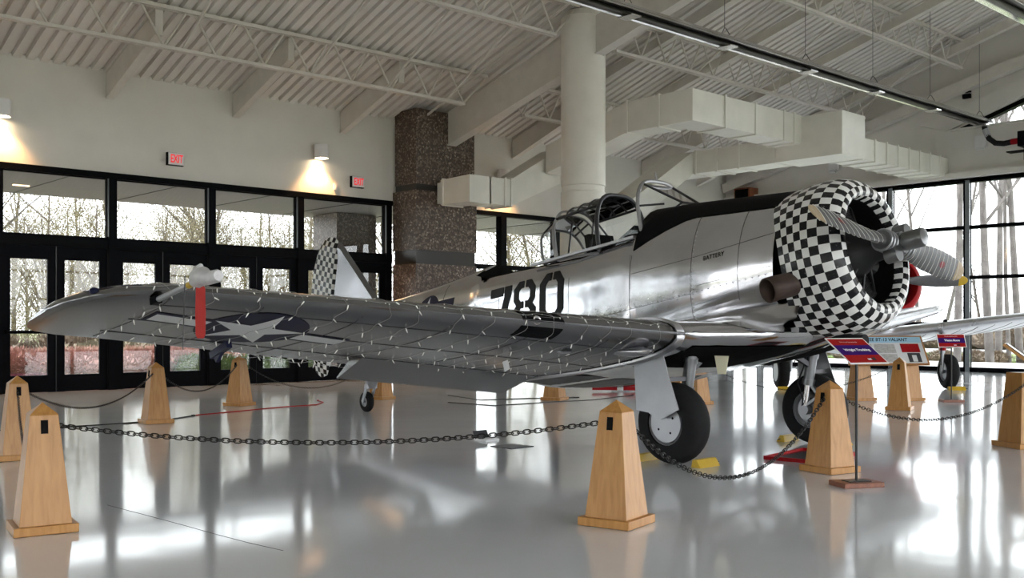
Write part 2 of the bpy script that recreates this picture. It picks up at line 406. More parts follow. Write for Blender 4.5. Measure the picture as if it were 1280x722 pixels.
# right window wall
RB = [20.9, 19.7, 17.4, 15.1, 12.8, 10.5, 8.2, 5.9, 3.6, 1.3, -1, -3.3, -5.6, -7.9, -10.2, -12.9]
RZ = [.0, 1.36, 2.67, 4.09, RH]
mul = MB()
for y in RB: mul.box((XR+.1, y, RH/2), (.24, .14, RH))
for z in RZ: mul.box((XR+.1, (RB[0]+RB[-1])/2, z+(.06 if z == 0 else 0)), (.2, RB[0]-RB[-1], .13 if z in (0, RH) else .10))
tr = tag(mul.build('trim_3', 'frame_black'), 'black mullion grid of the tall window wall', 'frame', kind='structure')
e2 = MB()
for y in RB: e2.box((XR-.03, y-.05, RH/2), (.02, .12, RH))
e2.build('edge_strip', 'frame_edge', tr)
MB().box((XR-.12, (RB[0]+RB[-1])/2, RH+.14), (.26, RB[0]-RB[-1], .16)).build('head_ledge', 'wall_paint', tr)
for i in range(len(RB)-1):
    for k in range(4):
        if RB[i] < 3: continue
        wi += 1; w = thing('window_%d' % (30+wi), 'square pane in the tall window wall', 'window', (XR+.1, (RB[i]+RB[i+1])/2, (RZ[k]+RZ[k+1])/2), kind='structure', group='tall window wall panes')
        MB().box((0, 0, 0), (.012, abs(RB[i]-RB[i+1])-.14, RZ[k+1]-RZ[k]-.1)).build('pane', 'window_glass', w)
# unseen mullions behind the viewer, left without panes so sky light fills the hall
mul = MB()
for k in range(18): mul.box((XW+k*(XR-XW)/17, YN, RH/2), (.14, .2, RH))
for z in RZ: mul.box(((XW+XR)/2, YN, z), (XR-XW, .2, .1))
tag(mul.build('trim_4', 'frame_black'), 'black mullion grid of the unseen open side opposite the doors', 'frame', kind='structure')
mul = MB()     # unseen west wall, its low openings sized to shape reflections on the fuselage
wz = 2.0
mul.box((XW-.15, (YN+YL)/2, (wz+RH)/2), (.3, YL-YN, RH-wz))
for k in range(8):
    y = YN+k*(YL-YN)/7; mul.box((XW-.15, y, wz/2), (.3, 1.9, wz))
tag(mul.build('wall_far', 'wall_paint'), 'unseen beige lower wall at the west end, with openings shaped for reflections', 'wall', kind='structure')

# ---- stone pillar on the door wall and a matching one outside
def pillar(name, label, x0, x1, y0, y1, blocks, group=None):
    p = thing(name, label, 'pillar', ((x0+x1)/2, (y0+y1)/2, 0), group=group)
    for z0, z1, mat, inset in blocks:
        MB().box((0, 0, (z0+z1)/2), (x1-x0-2*inset, y1-y0-2*inset, z1-z0)).build('stone_block' if mat == 'exposed_aggregate' else 'metal_band', mat, p)
    return p
pillar('stone_pillar', 'brown exposed aggregate pillar with two dark bands beside the doors', 15.29, 17.24, 20.05, 20.99,
       [(0, 2.82, 'exposed_aggregate', 0), (2.82, 3.16, 'band_black', .03), (3.16, 4.62, 'exposed_aggregate', 0), (4.62, 4.78, 'band_black', .05), (4.78, 6.62, 'exposed_aggregate', .04)])
pillar('stone_pillar', 'exposed aggregate pillar standing outside under the overhang', 15.6, 16.9, 24.0, 25.2, [(0, 4.4, 'exposed_aggregate', 0)])
# round white column
c = thing('round_column', 'fat round white column with a grooved collar', 'column', (16.45, 15.55, 0))
MB().lathe([(0, .49), (4.2, .49), (4.22, .46), (4.33, .46), (4.35, .485), (8.0, .485)], (0, 0, 0), (0, 0, 1), 40, cap=True).build('shaft', 'white_paint', c, 40)
MB().cyl((0, 0, 8.0), (0, 0, 8.15), .36, 24).build('cap_plate', 'steel_paint', c)

# ---- roof steel
JD = .78
def joist_proto(x0, x1, npan):
    r = bpy.data.objects.new('roof_joist', None); COL.objects.link(r)
    L = x1-x0
    mb = MB(); mb.box((L/2, -.05, -.035), (L, .07, .07)); mb.box((L/2, .05, -.035), (L, .07, .07)); mb.build('top_chord', 'steel_paint', r)
    mb = MB(); mb.box((L/2, -.045, -JD), (L-1.4, .06, .06)); mb.box((L/2, .045, -JD), (L-1.4, .06, .06)); mb.build('bottom_chord', 'steel_paint', r)
    p = (L-1.4)/npan
    me1 = MB().cyl((0, 0, -JD+.02), (p*.42, 0, -.05), .022, 6).mesh('web_bar', 'steel_paint')
    me2 = MB().cyl((0, 0, -JD+.02), (-p*.42, 0, -.05), .022, 6).mesh('web_bar', 'steel_paint')
    for k in range(npan+1):
        if k < npan: link('web_bar', me1, r, (.7+k*p, 0, 0))
        if k > 0: link('web_bar', me2, r, (.7+k*p, 0, 0))
    link('web_bar', MB().cyl((0, 0, -.05), (.7, 0, -JD+.02), .022, 6).mesh('web_bar', 'steel_paint'), r)
    link('web_bar', MB().cyl((L, 0, -.05), (L-.7, 0, -JD+.02), .022, 6).mesh('web_bar', 'steel_paint'), r)
    return r
JY = [18.5, 15.5, 12.6, 9.6]
order = ['nearest the eave', 'second up from the eave', 'third up from the eave', 'fourth up from the eave']
p1 = joist_proto(-8.0, 16.2, 22); p2 = joist_proto(16.7, XR-.1, 12)
for k, y in enumerate(JY):
    for bay, (pr, x0) in enumerate(((p1, -8.0), (p2, 16.7))):
        r = pr if k == 0 else copy_tree(pr)
        r.location = (x0, y, roof_z(y)-.02)
        tag(r, 'open web steel roof joist %s, %s' % (order[k], 'over the door wall bay' if bay == 0 else 'between column line and gable wall'), 'joist', 'roof joists')
# box rafters from the wall to the first joist, and longer ones upslope
def rafter(x, y0, y1, d, w, label, grp, tip=True, mat='steel_paint', name='roof_beam'):
    r = thing(name, label, 'beam', (x, y0, roof_z(y0)), group=grp)
    b = (0, y1-y0, roof_z(y1)-roof_z(y0))
    off = -.0
    mb = MB(); mb.add([(sx*w/2, t*b[1], t*b[2]+zz) for t in (0, 1) for sx in (-1, 1) for zz in (-.03, -d if t == 0 else -d*.93)],
                      [(0, 1, 3, 2), (4, 6, 7, 5), (0, 4, 5, 1), (2, 3, 7, 6), (0, 2, 6, 4), (1, 5, 7, 3)])
    mb.build('web_plate', mat, r)
    mb = MB(); mb.bar((0, 0, -d-.012), (0, b[1], b[2]-d*.93-.012), w*1.25, .03); mb.build('flange', mat, r)
    if tip: MB().box((0, b[1], b[2]-d*.5), (w*1.1, .03, d*1.0)).build('end_plate', mat, r)
    return r
for k, x in enumerate((2.6, 5.4, 8.2, 11.0, 13.8, 19.4, 22.2, 24.9, 27.7)):
    rafter(x, YL-.02, 18.62, .52, .13, 'painted box beam running from the door wall up to the first joist', 'box beams off the door wall')
rafter(16.45, YL-.02, 2, .85, .22, 'deep main roof beam over the stone pillar and round column', None, False, name='main_beam')
for x in (19.1, 21.6, 24.6, 28.1):
    rafter(x, 17.7, 3, .24, .14, 'painted roof beam climbing past the joists beyond the column', 'upper roof beams')
# bridging rods
for k, (x, y0, y1, za, zb) in enumerate(((11.4, 18.5, 15.5, JD, .1), (13.3, 18.5, 15.5, JD, .1), (15.0, 18.5, 15.5, JD, .1), (8.6, 18.5, 15.5, JD, .1), (20.4, 15.5, 12.6, JD, .1), (23.0, 15.5, 12.6, JD, .1), (26.2, 12.6, 9.6, JD, .1), (27.9, 15.5, 12.6, JD, .1), (15.7, 20.3, 14.5, .25, .22))):
    r = MB().cyl((x, y0, roof_z(y0)-za), (x, y1, roof_z(y1)-zb), .03, 6).build('bridging_rod', 'steel_paint')
    tag(r, 'slim bridging rod between roof joists', 'rod', 'roof bridging rods')

# ------------------------------------------------------------------ ducts
def hexa(r0, r1): return MB().add(list(r0)+list(r1), [(0, 1, 2, 3), (7, 6, 5, 4), (0, 4, 5, 1), (1, 5, 6, 2), (2, 6, 7, 3), (3, 7, 4, 0)])
def rx(x, y0, y1, z0, z1): return [(x, y0, z0), (x, y1, z0), (x, y1, z1), (x, y0, z1)]
def ry(y, x0, x1, z0, z1): return [(x0, y, z0), (x1, y, z0), (x1, y, z1), (x0, y, z1)]
def duct(name, label, secs, flanges):
    d = thing(name, label, 'duct', (0, 0, 0))
    for a, b in secs: hexa(a, b).build('duct_section', 'duct_paint', d)
    for r in flanges:
        c = sum((Vector(p) for p in r), Vector())/4; xs = [p[0] for p in r]; ys = [p[1] for p in r]; zs = [p[2] for p in r]
        dx, dy, dz = max(xs)-min(xs), max(ys)-min(ys), max(zs)-min(zs)
        MB().box(c, (dx+.06 if dx > .05 else .05, dy+.06 if dy > .05 else .05, dz+.06)).build('flange', 'duct_paint', d)
    return d
U0, U1 = 5.82, 6.53
duct('air_duct', 'beige rectangular air duct with an elbow hung under the roof right of the round column',
     [(ry(14.0, 18.3, 19.05, U0, U1), ry(15.9, 18.3, 19.05, U0, U1)), (ry(15.9, 18.3, 19.05, U0, U1), ry(18.6, 18.3, 19.05, 5.15, 5.85)),
      (rx(19.05, 14.0, 14.75, U0, U1), rx(22.7, 14.0, 14.75, U0, U1)),
      (rx(22.7, 12.9, 14.75, 5.45, 6.5), rx(23.8, 12.9, 14.75, 5.45, 6.5)),
      (rx(23.8, 13.3, 14.2, 5.56, 6.1), rx(XR-.02, 13.3, 14.2, 5.56, 6.1))],
     [ry(14.95, 18.3, 19.05, U0, U1), ry(15.9, 18.3, 19.05, U0, U1)]+[rx(q, 14.0, 14.75, U0, U1) for q in (19.5, 20.7, 21.9, 22.35)] +
     [rx(23.8+.62*k, 13.3, 14.2, 5.56, 6.1) for k in range(1, 9)])
duct('air_duct', 'low beige duct turning at the stone pillar and rising behind the round column',
     [(ry(19.85, 15.9, 16.5, 4.27, 4.88), ry(18.7, 15.86, 16.54, 4.25, 4.9)), (rx(16.5, 18.7, 19.4, 4.25, 4.9), rx(17.2, 18.7, 19.4, 4.25, 4.9)),
      (rx(17.2, 18.7, 19.4, 4.25, 4.9), rx(18.9, 18.7, 19.4, 4.95, 5.85)), (rx(18.9, 18.7, 19.4, 4.95, 5.85), rx(19.1, 18.6, 19.4, 5.05, 5.9)),
      (ry(19.9, 15.95, 16.45, 4.32, 4.83), ry(20.04, 15.95, 16.45, 4.32, 4.83))],
     [ry(19.75, 15.9, 16.5, 4.27, 4.88), rx(17.0, 18.7, 19.4, 4.25, 4.9), rx(17.2, 18.7, 19.4, 4.25, 4.9)])
duct('air_duct', 'beige return duct sloping down behind the cockpit of the checkered-nose aircraft',
     [(ry(14.8, 22.75, 23.55, 5.45, 6.05), ry(17.4, 22.75, 23.55, 5.45, 6.05)), (rx(22.75, 17.4, 18.3, 5.45, 6.05), rx(23.55, 17.4, 18.3, 5.45, 6.05)),
      (rx(22.75, 17.4, 18.3, 5.45, 6.05), rx(19.4, 17.4, 18.3, 3.3, 4.05)), (rx(19.4, 17.4, 18.3, 3.3, 4.05), rx(18.5, 17.4, 18.3, 3.3, 4.05)),
      (rx(18.5, 17.4, 18.3, 0, 3.3), rx(19.4, 17.4, 18.3, 0, 3.3))],
     [ry(15.9, 22.75, 23.55, 5.45, 6.05), ry(16.6, 22.75, 23.55, 5.45, 6.05), ry(17.3, 22.75, 23.55, 5.45, 6.05)])

# ------------------------------------------------------------------ radiant tube heater
HZ = 6.82
for HY, hlab in ((12.0, 'long dark radiant tube heater running above the duct box to the gable wall'), (7.3, 'radiant tube heater hung under the high part of the roof')):
    h = thing('radiant_heater', hlab, 'heater', (0, HY, HZ))
    x0, x1 = 11.5, 28.7
    prof = [(-.24, -.02), (-.16, .10), (0, .15), (.16, .10), (.24, -.02), (.225, -.02), (.15, .085), (0, .13), (-.15, .085), (-.225, -.02)]
    MB().ring_loft([[(x, y, z) for y, z in prof] for x in (x0, x1)]).build('reflector_hood', 'heater_metal', h)
    MB().cyl((x0, 0, -.03), (x1, 0, -.03), .055, 12).build('burner_tube', 'heater_dark', h, 40)
    MB().box(((x0+x1)/2, -.03, .025), (x1-x0-.1, .36, .012)).build('hood_shade', 'heater_dark', h)  # added dark sheet that blackens the shaded underside of the hood
    for k in range(6):
        x = 13.8+k*2.9
        MB().box((x, -.06, -.10), (.26, .34, .02)).build('bracket', 'heater_metal', h)
        mb = MB(); mb.tube([(x, -.12, .13), (x-.04, -.06, .26), (x, 0, .3), (x+.04, .06, .26), (x, .12, .13)], .008, 5); mb.build('hanger_loop', 'dark_metal', h)
        MB().cyl((x, 0, .3), (x, 0, roof_z(HY)-HZ-.02), .006, 5).build('hanger_cable', 'dark_metal', h)
    mb = MB(); P = [(28.6, 0, -.02), (28.62, -.03, -.2), (28.64, -.12, -.42), (28.66, -.28, -.56), (28.66, -.5, -.6), (28.66, -.72, -.58)]
    mb.tube(P, .075, 12); mb.build('vent_hose', 'rubber', h, 40)
    MB().tube([(28.612, -.02, -.15), (28.64, -.09, -.36)], .08, 12).build('hose_sleeve', 'silver_paint', h)
    MB().cyl((28.66, -.7, -.58), (28.66, -.92, -.57), .082, 12).build('hose_coupling', 'red_paint', h)
    mb = MB(); mb.box((28.66, -1.1, -.55), (.4, .34, .4)); mb.box((28.66, -1.25, -.2), (.06, .06, .7)); mb.box((28.66, -1.05, -.85), (.05, .05, .5)); mb.bar((28.66, -.62, -.86), (28.66, -1.5, -.86), .3, .03)
    mb.build('burner_box', 'frame_black', h)
    mb = MB(); mb.cyl((28.66, -1.25, .1), (28.66, -1.25, roof_z(HY-1.25)-HZ-.02), .008, 5); mb.build('hanger_cable', 'dark_metal', h)

# ------------------------------------------------------------------ wall fittings
def sconce(x, y, z, label):
    s = thing('wall_sconce', label, 'wall light', (x, y, z), group='cylinder sconces')
    MB().lathe([(-.16, .15), (-.16, .165), (.16, .165), (.16, 0.001)], (0, -.2, 0), (0, 0, 1), 24).build('housing', 'plastic_white', s, 40)
    MB().box((0, -.03, 0), (.12, .1, .14)).build('wall_mount', 'plastic_white', s)
    MB().cyl((0, -.2, -.12), (0, -.2, -.10), .145, 20).build('lamp_lens', 'lamp_glow', s)
    L = bpy.data.lights.new('sconce_beam', 'SPOT'); L.energy = 75; L.color = (1, .52, .2); L.spot_size = math.radians(105); L.spot_blend = .7; L.shadow_soft_size = .06
    lo = bpy.data.objects.new('sconce_beam', L); COL.objects.link(lo); lo.parent = s; lo.location = (0, -.2, -.17)
    return s
sconce(13.1, YL, 5.38, 'white cylinder sconce glowing on the wall left of the stone pillar')
sconce(6.1, YL, 5.40, 'white cylinder sconce at the far end of the door wall')
sconce(18.85, YL, 5.38, 'white cylinder sconce behind the low duct past the stone pillar')
def exit_sign(x, z, label):
    s = thing('exit_sign', label, 'exit sign', (x, YL-.04, z))
    MB().box((0, 0, 0), (.36, .08, .27)).build('sign_body', 'frame_black', s)
    MB().box((.01, -.045, .005), (.34, .012, .25)).build('sign_face', 'plastic_white', s)
    me = text_mesh('EXIT', .24, 'exit_red', .002, 0, .004, width=.27); t = link('lettering', me, s, (.02, -.054, .0)); t.rotation_euler = (PI/2, 0, 0)
exit_sign(9.58, 4.83, 'red EXIT sign on the wall between the sconces')
exit_sign(14.2, 4.78, 'red EXIT sign on the wall beside the stone pillar')
def small(name, label, cat, mat, c, d, extra=None):
    s = thing(name, label, cat, c); MB().box((0, 0, 0), d).build('housing', mat, s)
    if extra: MB().box(extra[0], extra[1]).build(extra[3], extra[2], s)
    return s
small('wall_plate', 'small white wall plate beside the sconce near the pillar', 'switch', 'plastic_white', (13.6, YL-.02, 4.62), (.09, .04, .15), ((0, -.025, 0), (.03, .01, .06), 'sign_grey', 'toggle'))
small('fire_alarm', 'red fire alarm strobe on the stone pillar', 'alarm', 'red_paint', (16.75, 20.02, 2.28), (.16, .06, .18), ((.14, 0, 0), (.1, .05, .14), 'plastic_white', 'strobe'))
small('loudspeaker', 'dark loudspeaker box high in the corner', 'speaker', 'dark_wood', (29.04, 20.0, 5.62), (.5, .6, .5), ((-.26, 0, 0), (.03, .5, .4), 'frame_black', 'grille'))
small('loudspeaker', 'small black speaker on the gable wall above the heater', 'speaker', 'frame_black', (XR-.06, 12.75, 7.95), (.1, .22, .12), ((0, 0, -.16), (.1, .22, .12), 'frame_black', 'lower_cone'))
small('emergency_light', 'white emergency light below the clerestory', 'wall light', 'plastic_white', (XR-.06, 12.35, 6.45), (.12, .3, .34), ((-.05, 0, -.2), (.1, .2, .06), 'sign_grey', 'lamp_heads'))
small('emergency_light', 'white emergency light on the wall under the duct box', 'wall light', 'plastic_white', (XR-.06, 16.9, 6.3), (.12, .3, .3), ((-.05, 0, -.2), (.1, .2, .06), 'sign_grey', 'lamp_heads'))

# ------------------------------------------------------------------ outdoors
g = MB().box((20, 20, -.25), (500, 500, .1)).build('ground', 'winter_ground'); tag(g, 'winter lawn and leaf litter outside the hall', 'ground', kind='structure')
g = MB().box(((XW+XR)/2, 24.1, -.10), (XR-XW+12, 5.6, .18)).build('pavement', 'concrete_out'); tag(g, 'pale concrete walk outside the doors', 'pavement', kind='structure')
g = MB().box((34.0, 5, -.12), (9.0, 60, .16)).build('pavement', 'concrete_out'); tag(g, 'pale concrete apron outside the tall windows', 'pavement', kind='structure')
g = MB().box((58.0, 0, -.16), (9, 160, .12)).build('driveway', 'road'); tag(g, 'grey driveway beyond the tall windows', 'road', kind='structure')
g = MB().box((48.0, 0, -.17), (11, 160, .12)).build('lawn', 'lawn_green'); tag(g, 'green lawn strip between the birches and the driveway', 'lawn', kind='structure')
g = MB().box((0, 47.0, -.16), (200, 7, .12)).build('driveway', 'road'); tag(g, 'grey driveway beyond the doors', 'road', kind='structure')
sf = MB().box(((XW+XR)/2, 23.5, 4.62), (XR-XW, 4.6, .4)).build('overhang', 'soffit'); tag(sf, 'dark soffit of the overhang outside the doors', 'soffit', kind='structure')
mb = MB()
for k in range(18): mb.box((XW+1+k*2.35, 23.5, 4.415), (.03, 4.5, .02))
mb.build('panel_joint', 'band_black', sf)
for k in range(2): MB().box((3.9+k*3.6, 24.2, 4.41), (.34, .07, .02)).build('soffit_light', 'soffit_glow', sf)

def tree_mesh(seed, H, r0, nb, depth, mat, lean=.06, first=.35, spread=.8):
    rnd = random.Random(seed); mb = MB()
    def branch(p, d, L, r, lev):
        n = 5 if lev == 0 else 3; pts = [p]; rs = [r]; q = p.copy(); dd = d.copy()
        for i in range(n):
            dd = (dd+Vector((rnd.uniform(-1, 1), rnd.uniform(-1, 1), rnd.uniform(-.2, .5)))*(lean if lev == 0 else .16)).normalized()
            q = q+dd*L/n; pts.append(q.copy()); rs.append(r*(1-(i+1)/n*(.75 if lev == 0 else .8)))
        mb.tube(pts, rs, 7 if lev == 0 else (4 if lev == 1 else 3), False)
        if lev < depth:
            k = nb if lev == 0 else (5 if lev == 1 else 4)
            for _ in range(k):
                t = rnd.uniform(first, .98) if lev == 0 else rnd.uniform(.25, 1)
                i = min(int(t*n), n-1); a = pts[i].lerp(pts[i+1], t*n-i)
                ang = rnd.uniform(0, 2*PI); out = Vector((math.cos(ang), math.sin(ang), 0))
                nd = (dd*rnd.uniform(.4, .9)+out*rnd.uniform(.35, spread)+Vector((0, 0, .25))).normalized()
                branch(a, nd, L*rnd.uniform(.28, .5)*(1.15-t*.5), rs[i]*.48, lev+1)
    branch(Vector((0, 0, -.2)), Vector((rnd.uniform(-.08, .08), rnd.uniform(-.08, .08), 1)).normalized(), H, r0, 0)
    return mb
def leaves_mesh(seed, H, rad, n, s, zlo=.35):
    rnd = random.Random(seed); mb = MB()
    for _ in range(n):
        z = H*rnd.uniform(zlo, 1.0); rr = rad*math.sqrt(rnd.random())*(1.1-abs(z/H-.65)); a = rnd.uniform(0, 2*PI)
        c = Vector((rr*math.cos(a), rr*math.sin(a), z)); u = Vector((rnd.uniform(-1, 1), rnd.uniform(-1, 1), rnd.uniform(-1, 1))).normalized()*s; w = u.orthogonal().normalized()*s
        mb.add([c-u, c+w, c+u], [(0, 1, 2)])
    return mb
TREES = []
for k in range(3): TREES.append((tree_mesh(20+k, 13+k, .20, 16, 3, 'bark', spread=.9).mesh('bare_tree', 'bark'), None))
for k in range(2): TREES.append((tree_mesh(40+k, 9+k, .13, 16, 3, 'twig', first=.15, spread=1.0).mesh('bare_tree', 'twig'), leaves_mesh(60+k, 9+k, 3.2, 8000, .05, .12).mesh('foliage', 'leaf_olive')))
BIRCH = [tree_mesh(80+k, 17, (.15, .17, .09)[k], 10, 3, 'bark_pale', lean=.045, first=.3, spread=.7).mesh('birch_tree', 'bark_pale', 60) for k in range(3)]
def plant_tree(x, y, kind, sc, rz, label, group):
    tm, lm = TREES[kind]
    t = thing('bare_tree', label, 'tree', (x, y, -.2), rz, group); t.scale = (sc, sc, sc)
    link('trunk', tm, t)
    if lm: link('foliage', lm, t)['kind'] = 'stuff'
rnd = random.Random(5)
for k in range(52):
    y = rnd.uniform(33, 60); x = -7+k*.92+rnd.uniform(-1.2, 1.2)+(y-33)*.25
    kd = rnd.choice((0, 1, 2, 3, 3, 4, 4, 3))
    plant_tree(x, y, kd, rnd.uniform(.55, .95) if x > 6 else rnd.uniform(.45, .6), rnd.uniform(0, 6.28),
               'bare winter tree with twiggy crown outside the doors' if kd < 3 else 'bushy tree with sparse olive leaves outside the doors', 'trees outside the doors')
rnd = random.Random(15)
for k in range(34):
    y = rnd.uniform(38, 56); x = -3+k*.92+rnd.uniform(-.8, .8)+(y-38)*.3
    plant_tree(x, y, rnd.choice((3, 4)), rnd.uniform(.5, .78), rnd.uniform(0, 6.28), 'bushy tree with sparse olive leaves outside the doors', 'trees outside the doors')
rnd = random.Random(9)
for k in range(22):
    x = rnd.uniform(66, 95); y = -12+k*2.6+rnd.uniform(-1.5, 1.5)
    kd = rnd.choice((3, 4, 4, 0)); plant_tree(x, y, kd, rnd.uniform(.38, .62), rnd.uniform(0, 6.28),
               'distant tree beyond the driveway, bare and twiggy' if kd < 3 else 'distant olive leaved tree beyond the driveway', 'trees beyond the driveway')
CA, SA = .73541, .67763
def cam_pt(px, X): # a spot outdoors on the sight line of a pixel column, at world X
    dx = (px-640)/1290; d = X/(CA*dx+SA); return X, d*(-SA*dx+CA)
for k, (px, X, m, rz, tl) in enumerate(((1118, 40, 2, 0, .0), (1150, 43, 2, 1, -.18), (1196, 38, 0, 2, .0), (1238, 39, 1, 3, .03), (1248, 42, 0, 4.4, -.06), (1262, 40, 2, 5, .02), (1276, 41, 0, .6, -.03), (1172, 45, 2, 2.4, -.16), (1060, 44, 0, 1.2, 0), (1000, 46, 1, 3, 0), (930, 48, 0, 2, 0), (1310, 38, 1, 4, 0))):
    x, y = cam_pt(px, X)
    t = thing('birch_tree', 'pale mottled birch trunk outside the tall windows', 'tree', (x, y, -.2), rz, 'birches outside the tall windows'); link('trunk', BIRCH[m], t); t.rotation_euler = (tl*.7, tl*.7, rz)

def shrub_mesh(seed, n, s, squash=.7, core=True):
    rnd = random.Random(seed); mb = MB()
    if core: mb.sphere((0, 0, squash*.42), .82, 12, 8, (1, 1, squash*.55))
    for _ in range(n):
        a = rnd.uniform(0, 2*PI); e = math.asin(rnd.uniform(-.25, 1)); rr = rnd.uniform(.78, 1.05)
        d = Vector((math.cos(a)*math.cos(e), math.sin(a)*math.cos(e), math.sin(e)))
        c = Vector((d.x*rr, d.y*rr, max(.01, squash*.42+d.z*rr*squash*.62)))
        u = (d+Vector((rnd.uniform(-.6, .6), rnd.uniform(-.6, .6), rnd.uniform(-.2, .9)))).normalized()*s*2.2; w = d.cross(Vector((0, 0, 1))+d*.01).normalized()*s*.5
        mb.add([c-w, c+w, c+u], [(0, 1, 2)])
    return mb
SH = {}
def shrub(mat, x, y, r, label, group, name='shrub', zs=1):
    if mat not in SH: SH[mat] = shrub_mesh(len(SH)+1, 1500, .055).mesh('shrub', mat)
    t = link(name, SH[mat], None, (x, y, -.2)); t.scale = (r, r, r*zs); t.rotation_euler = (0, 0, (x*7+y*3) % 6.28)
    return tag(t, label, 'shrub', group)
rnd = random.Random(3)
for k in range(13): shrub('shrub_pink', 5.9+k*.72, 28.6+rnd.uniform(-.3, .3), .95, 'pinkish brown bare hedge shrub outside the doors', 'pink hedge outside the doors', zs=1.25)
for k in range(10): shrub('shrub_red', 4.2+k*.5, 26.9+rnd.uniform(-.15, .15), .42, 'low dark red shrub at the pavement edge', 'red border shrubs')
for k in range(12): shrub('shrub_tan', -1+k*1.7+rnd.uniform(-.4, .4), 31.5+rnd.uniform(-.6, .9), rnd.uniform(1.1, 1.7), 'tall tan dry shrub behind the pink hedge', 'tan shrubs outside the doors', zs=1.3)
for k in range(7): shrub('shrub_blue', 8.6+k*.9, 30.6, .8, 'bluish frosty shrub behind the pink hedge', 'frosty shrubs', zs=1.3)
for k in range(8): shrub('shrub_green', 13.2+k*.85, 27.6+rnd.uniform(-.3, .3), .75, 'dark green leafy shrub near the stone pillar outside', 'green shrubs outside', zs=1.2)
for k in range(6): shrub('shrub_yellow', 12.0+k*1.5, 33.5, .9, 'yellow green shrub on the far lawn', 'yellow shrubs')
for k in range(9): shrub('shrub_tan', 40.5+rnd.uniform(-.5, .5), 15.3+k*1.1, .72, 'round tan clipped shrub beyond the tall windows', 'round tan shrubs', zs=1.0)
for k in range(2): shrub('shrub_yellow', 46, 25.5+k*1.6, 1.1, 'yellow green shrub beyond the birches', 'yellow shrubs by the birches', zs=1.3)
for k in range(24): shrub('shrub_tan', 64+rnd.uniform(-2, 2), -8+k*2.1, rnd.uniform(1.6, 2.6), 'tan brush along the far side of the driveway', 'brush beyond the driveway', zs=1.2)
lp = thing('lamp_post', 'slim grey lamp post in front of the trees', 'lamp post', (7.4, 40, -.2)); MB().cyl((0, 0, 0), (0, 0, 5.6), .06, 8).build('post', 'sign_grey', lp); MB().box((0, 0, 5.65), (.6, .25, .12)).build('lamp_head', 'frame_edge', lp)

# ------------------------------------------------------------------ aircraft geometry (local: x forward, y port, z up)
def lerp_tab(tab, x):
    # tab sorted by descending x
    if x >= tab[0][0]: return tab[0][1:]
    for a, b in zip(tab, tab[1:]):
        if a[0] >= x >= b[0]:
            t = (a[0]-x)/(a[0]-b[0]) if a[0] != b[0] else 0
            return tuple(p+(q-p)*t for p, q in zip(a[1:], b[1:]))
    return tab[-1][1:]
FUS = [(.70, 2.615, 1.20, .66, 2.1, 2.1), (.0, 2.61, 1.02, .635, 2.2, 2.2), (-.6, 2.60, .92, .605, 2.3, 2.3), (-1.10, 2.58, .84, .58, 2.4, 2.4),
       (-1.14, 2.27, .835, .577, 5, 2.4), (-2.0, 2.10, .73, .56, 5, 2.4), (-3.2, 1.98, .64, .50, 5, 2.3), (-3.80, 1.93, .61, .45, 4, 2.3),
       (-3.86, 2.09, .61, .445, 2.2, 2.3), (-5.0, 1.85, .59, .34, 2.2, 2.2), (-6.4, 1.62, .60, .20, 2.2, 2.2), (-7.2, 1.50, .66, .11, 2.2, 2.2), (-7.75, 1.42, .80, .05, 2, 2)]
def fus_pt(x, t, off=0.0, tab=FUS):
    zt, zb, hw, nt, nb = lerp_tab(tab, x); zm = zb+(zt-zb)*.47; c, s = math.cos(t), math.sin(t)
    n = nt if s >= 0 else nb; h = (zt-zm) if s >= 0 else (zm-zb)
    f = lambda v: math.copysign(abs(v)**(2/n), v)
    return (x, f(c)*(hw+off), zm+f(s)*(h+off))
def fus_side(x, z, side=-1, off=.004, tab=FUS):
    zt, zb, hw, nt, nb = lerp_tab(tab, x); zm = zb+(zt-zb)*.47
    n, h = (nt, zt-zm) if z >= zm else (nb, zm-zb)
    k = max(0, 1-min(1, abs(z-zm)/h)**n)**(1/n)
    return (x, side*(hw*k+off), z)
def fus_loft(tab, nseg=48, step=.25):
    xs = sorted(set([r[0] for r in tab]+[tab[-1][0]+i*step for i in range(int((tab[0][0]-tab[-1][0])/step))]), reverse=True)
    return MB().ring_loft([[fus_pt(x, 2*PI*k/nseg, 0, tab) for k in range(nseg)] for x in xs])
def decal(polys, fn, name, mat, parent, cuts=5, smooth=30):
    bm = bmesh.new()
    for poly in polys:
        bm.faces.new([bm.verts.new((p[0], p[1], 0)) for p in poly]).normal_update()
    bmesh.ops.triangulate(bm, faces=bm.faces, ngon_method='BEAUTY')
    bmesh.ops.subdivide_edges(bm, edges=bm.edges, cuts=cuts, use_grid_fill=True)
    for v in bm.verts: v.co = Vector(fn(v.co.x, v.co.y))
    me = bpy.data.meshes.new(name); bm.to_mesh(me); bm.free(); me.materials.append(MATS[mat]); me.shade_smooth()
    return link(name, me, parent)
def planar_uv(o, fn):
    me = o.data; ul = me.uv_layers.new(name='UVMap')
    for l in me.loops: ul.data[l.index].uv = fn(me.vertices[l.vertex_index].co)
def naca(x, t, m=.02, p=.4):
    yt = 5*t*(.2969*math.sqrt(x)-.126*x-.3516*x*x+.2843*x**3-.1036*x**4)
    yc = m/p**2*(2*p*x-x*x) if x < p else m/(1-p)**2*((1-2*p)+2*p*x-x*x)
    return yc, yt
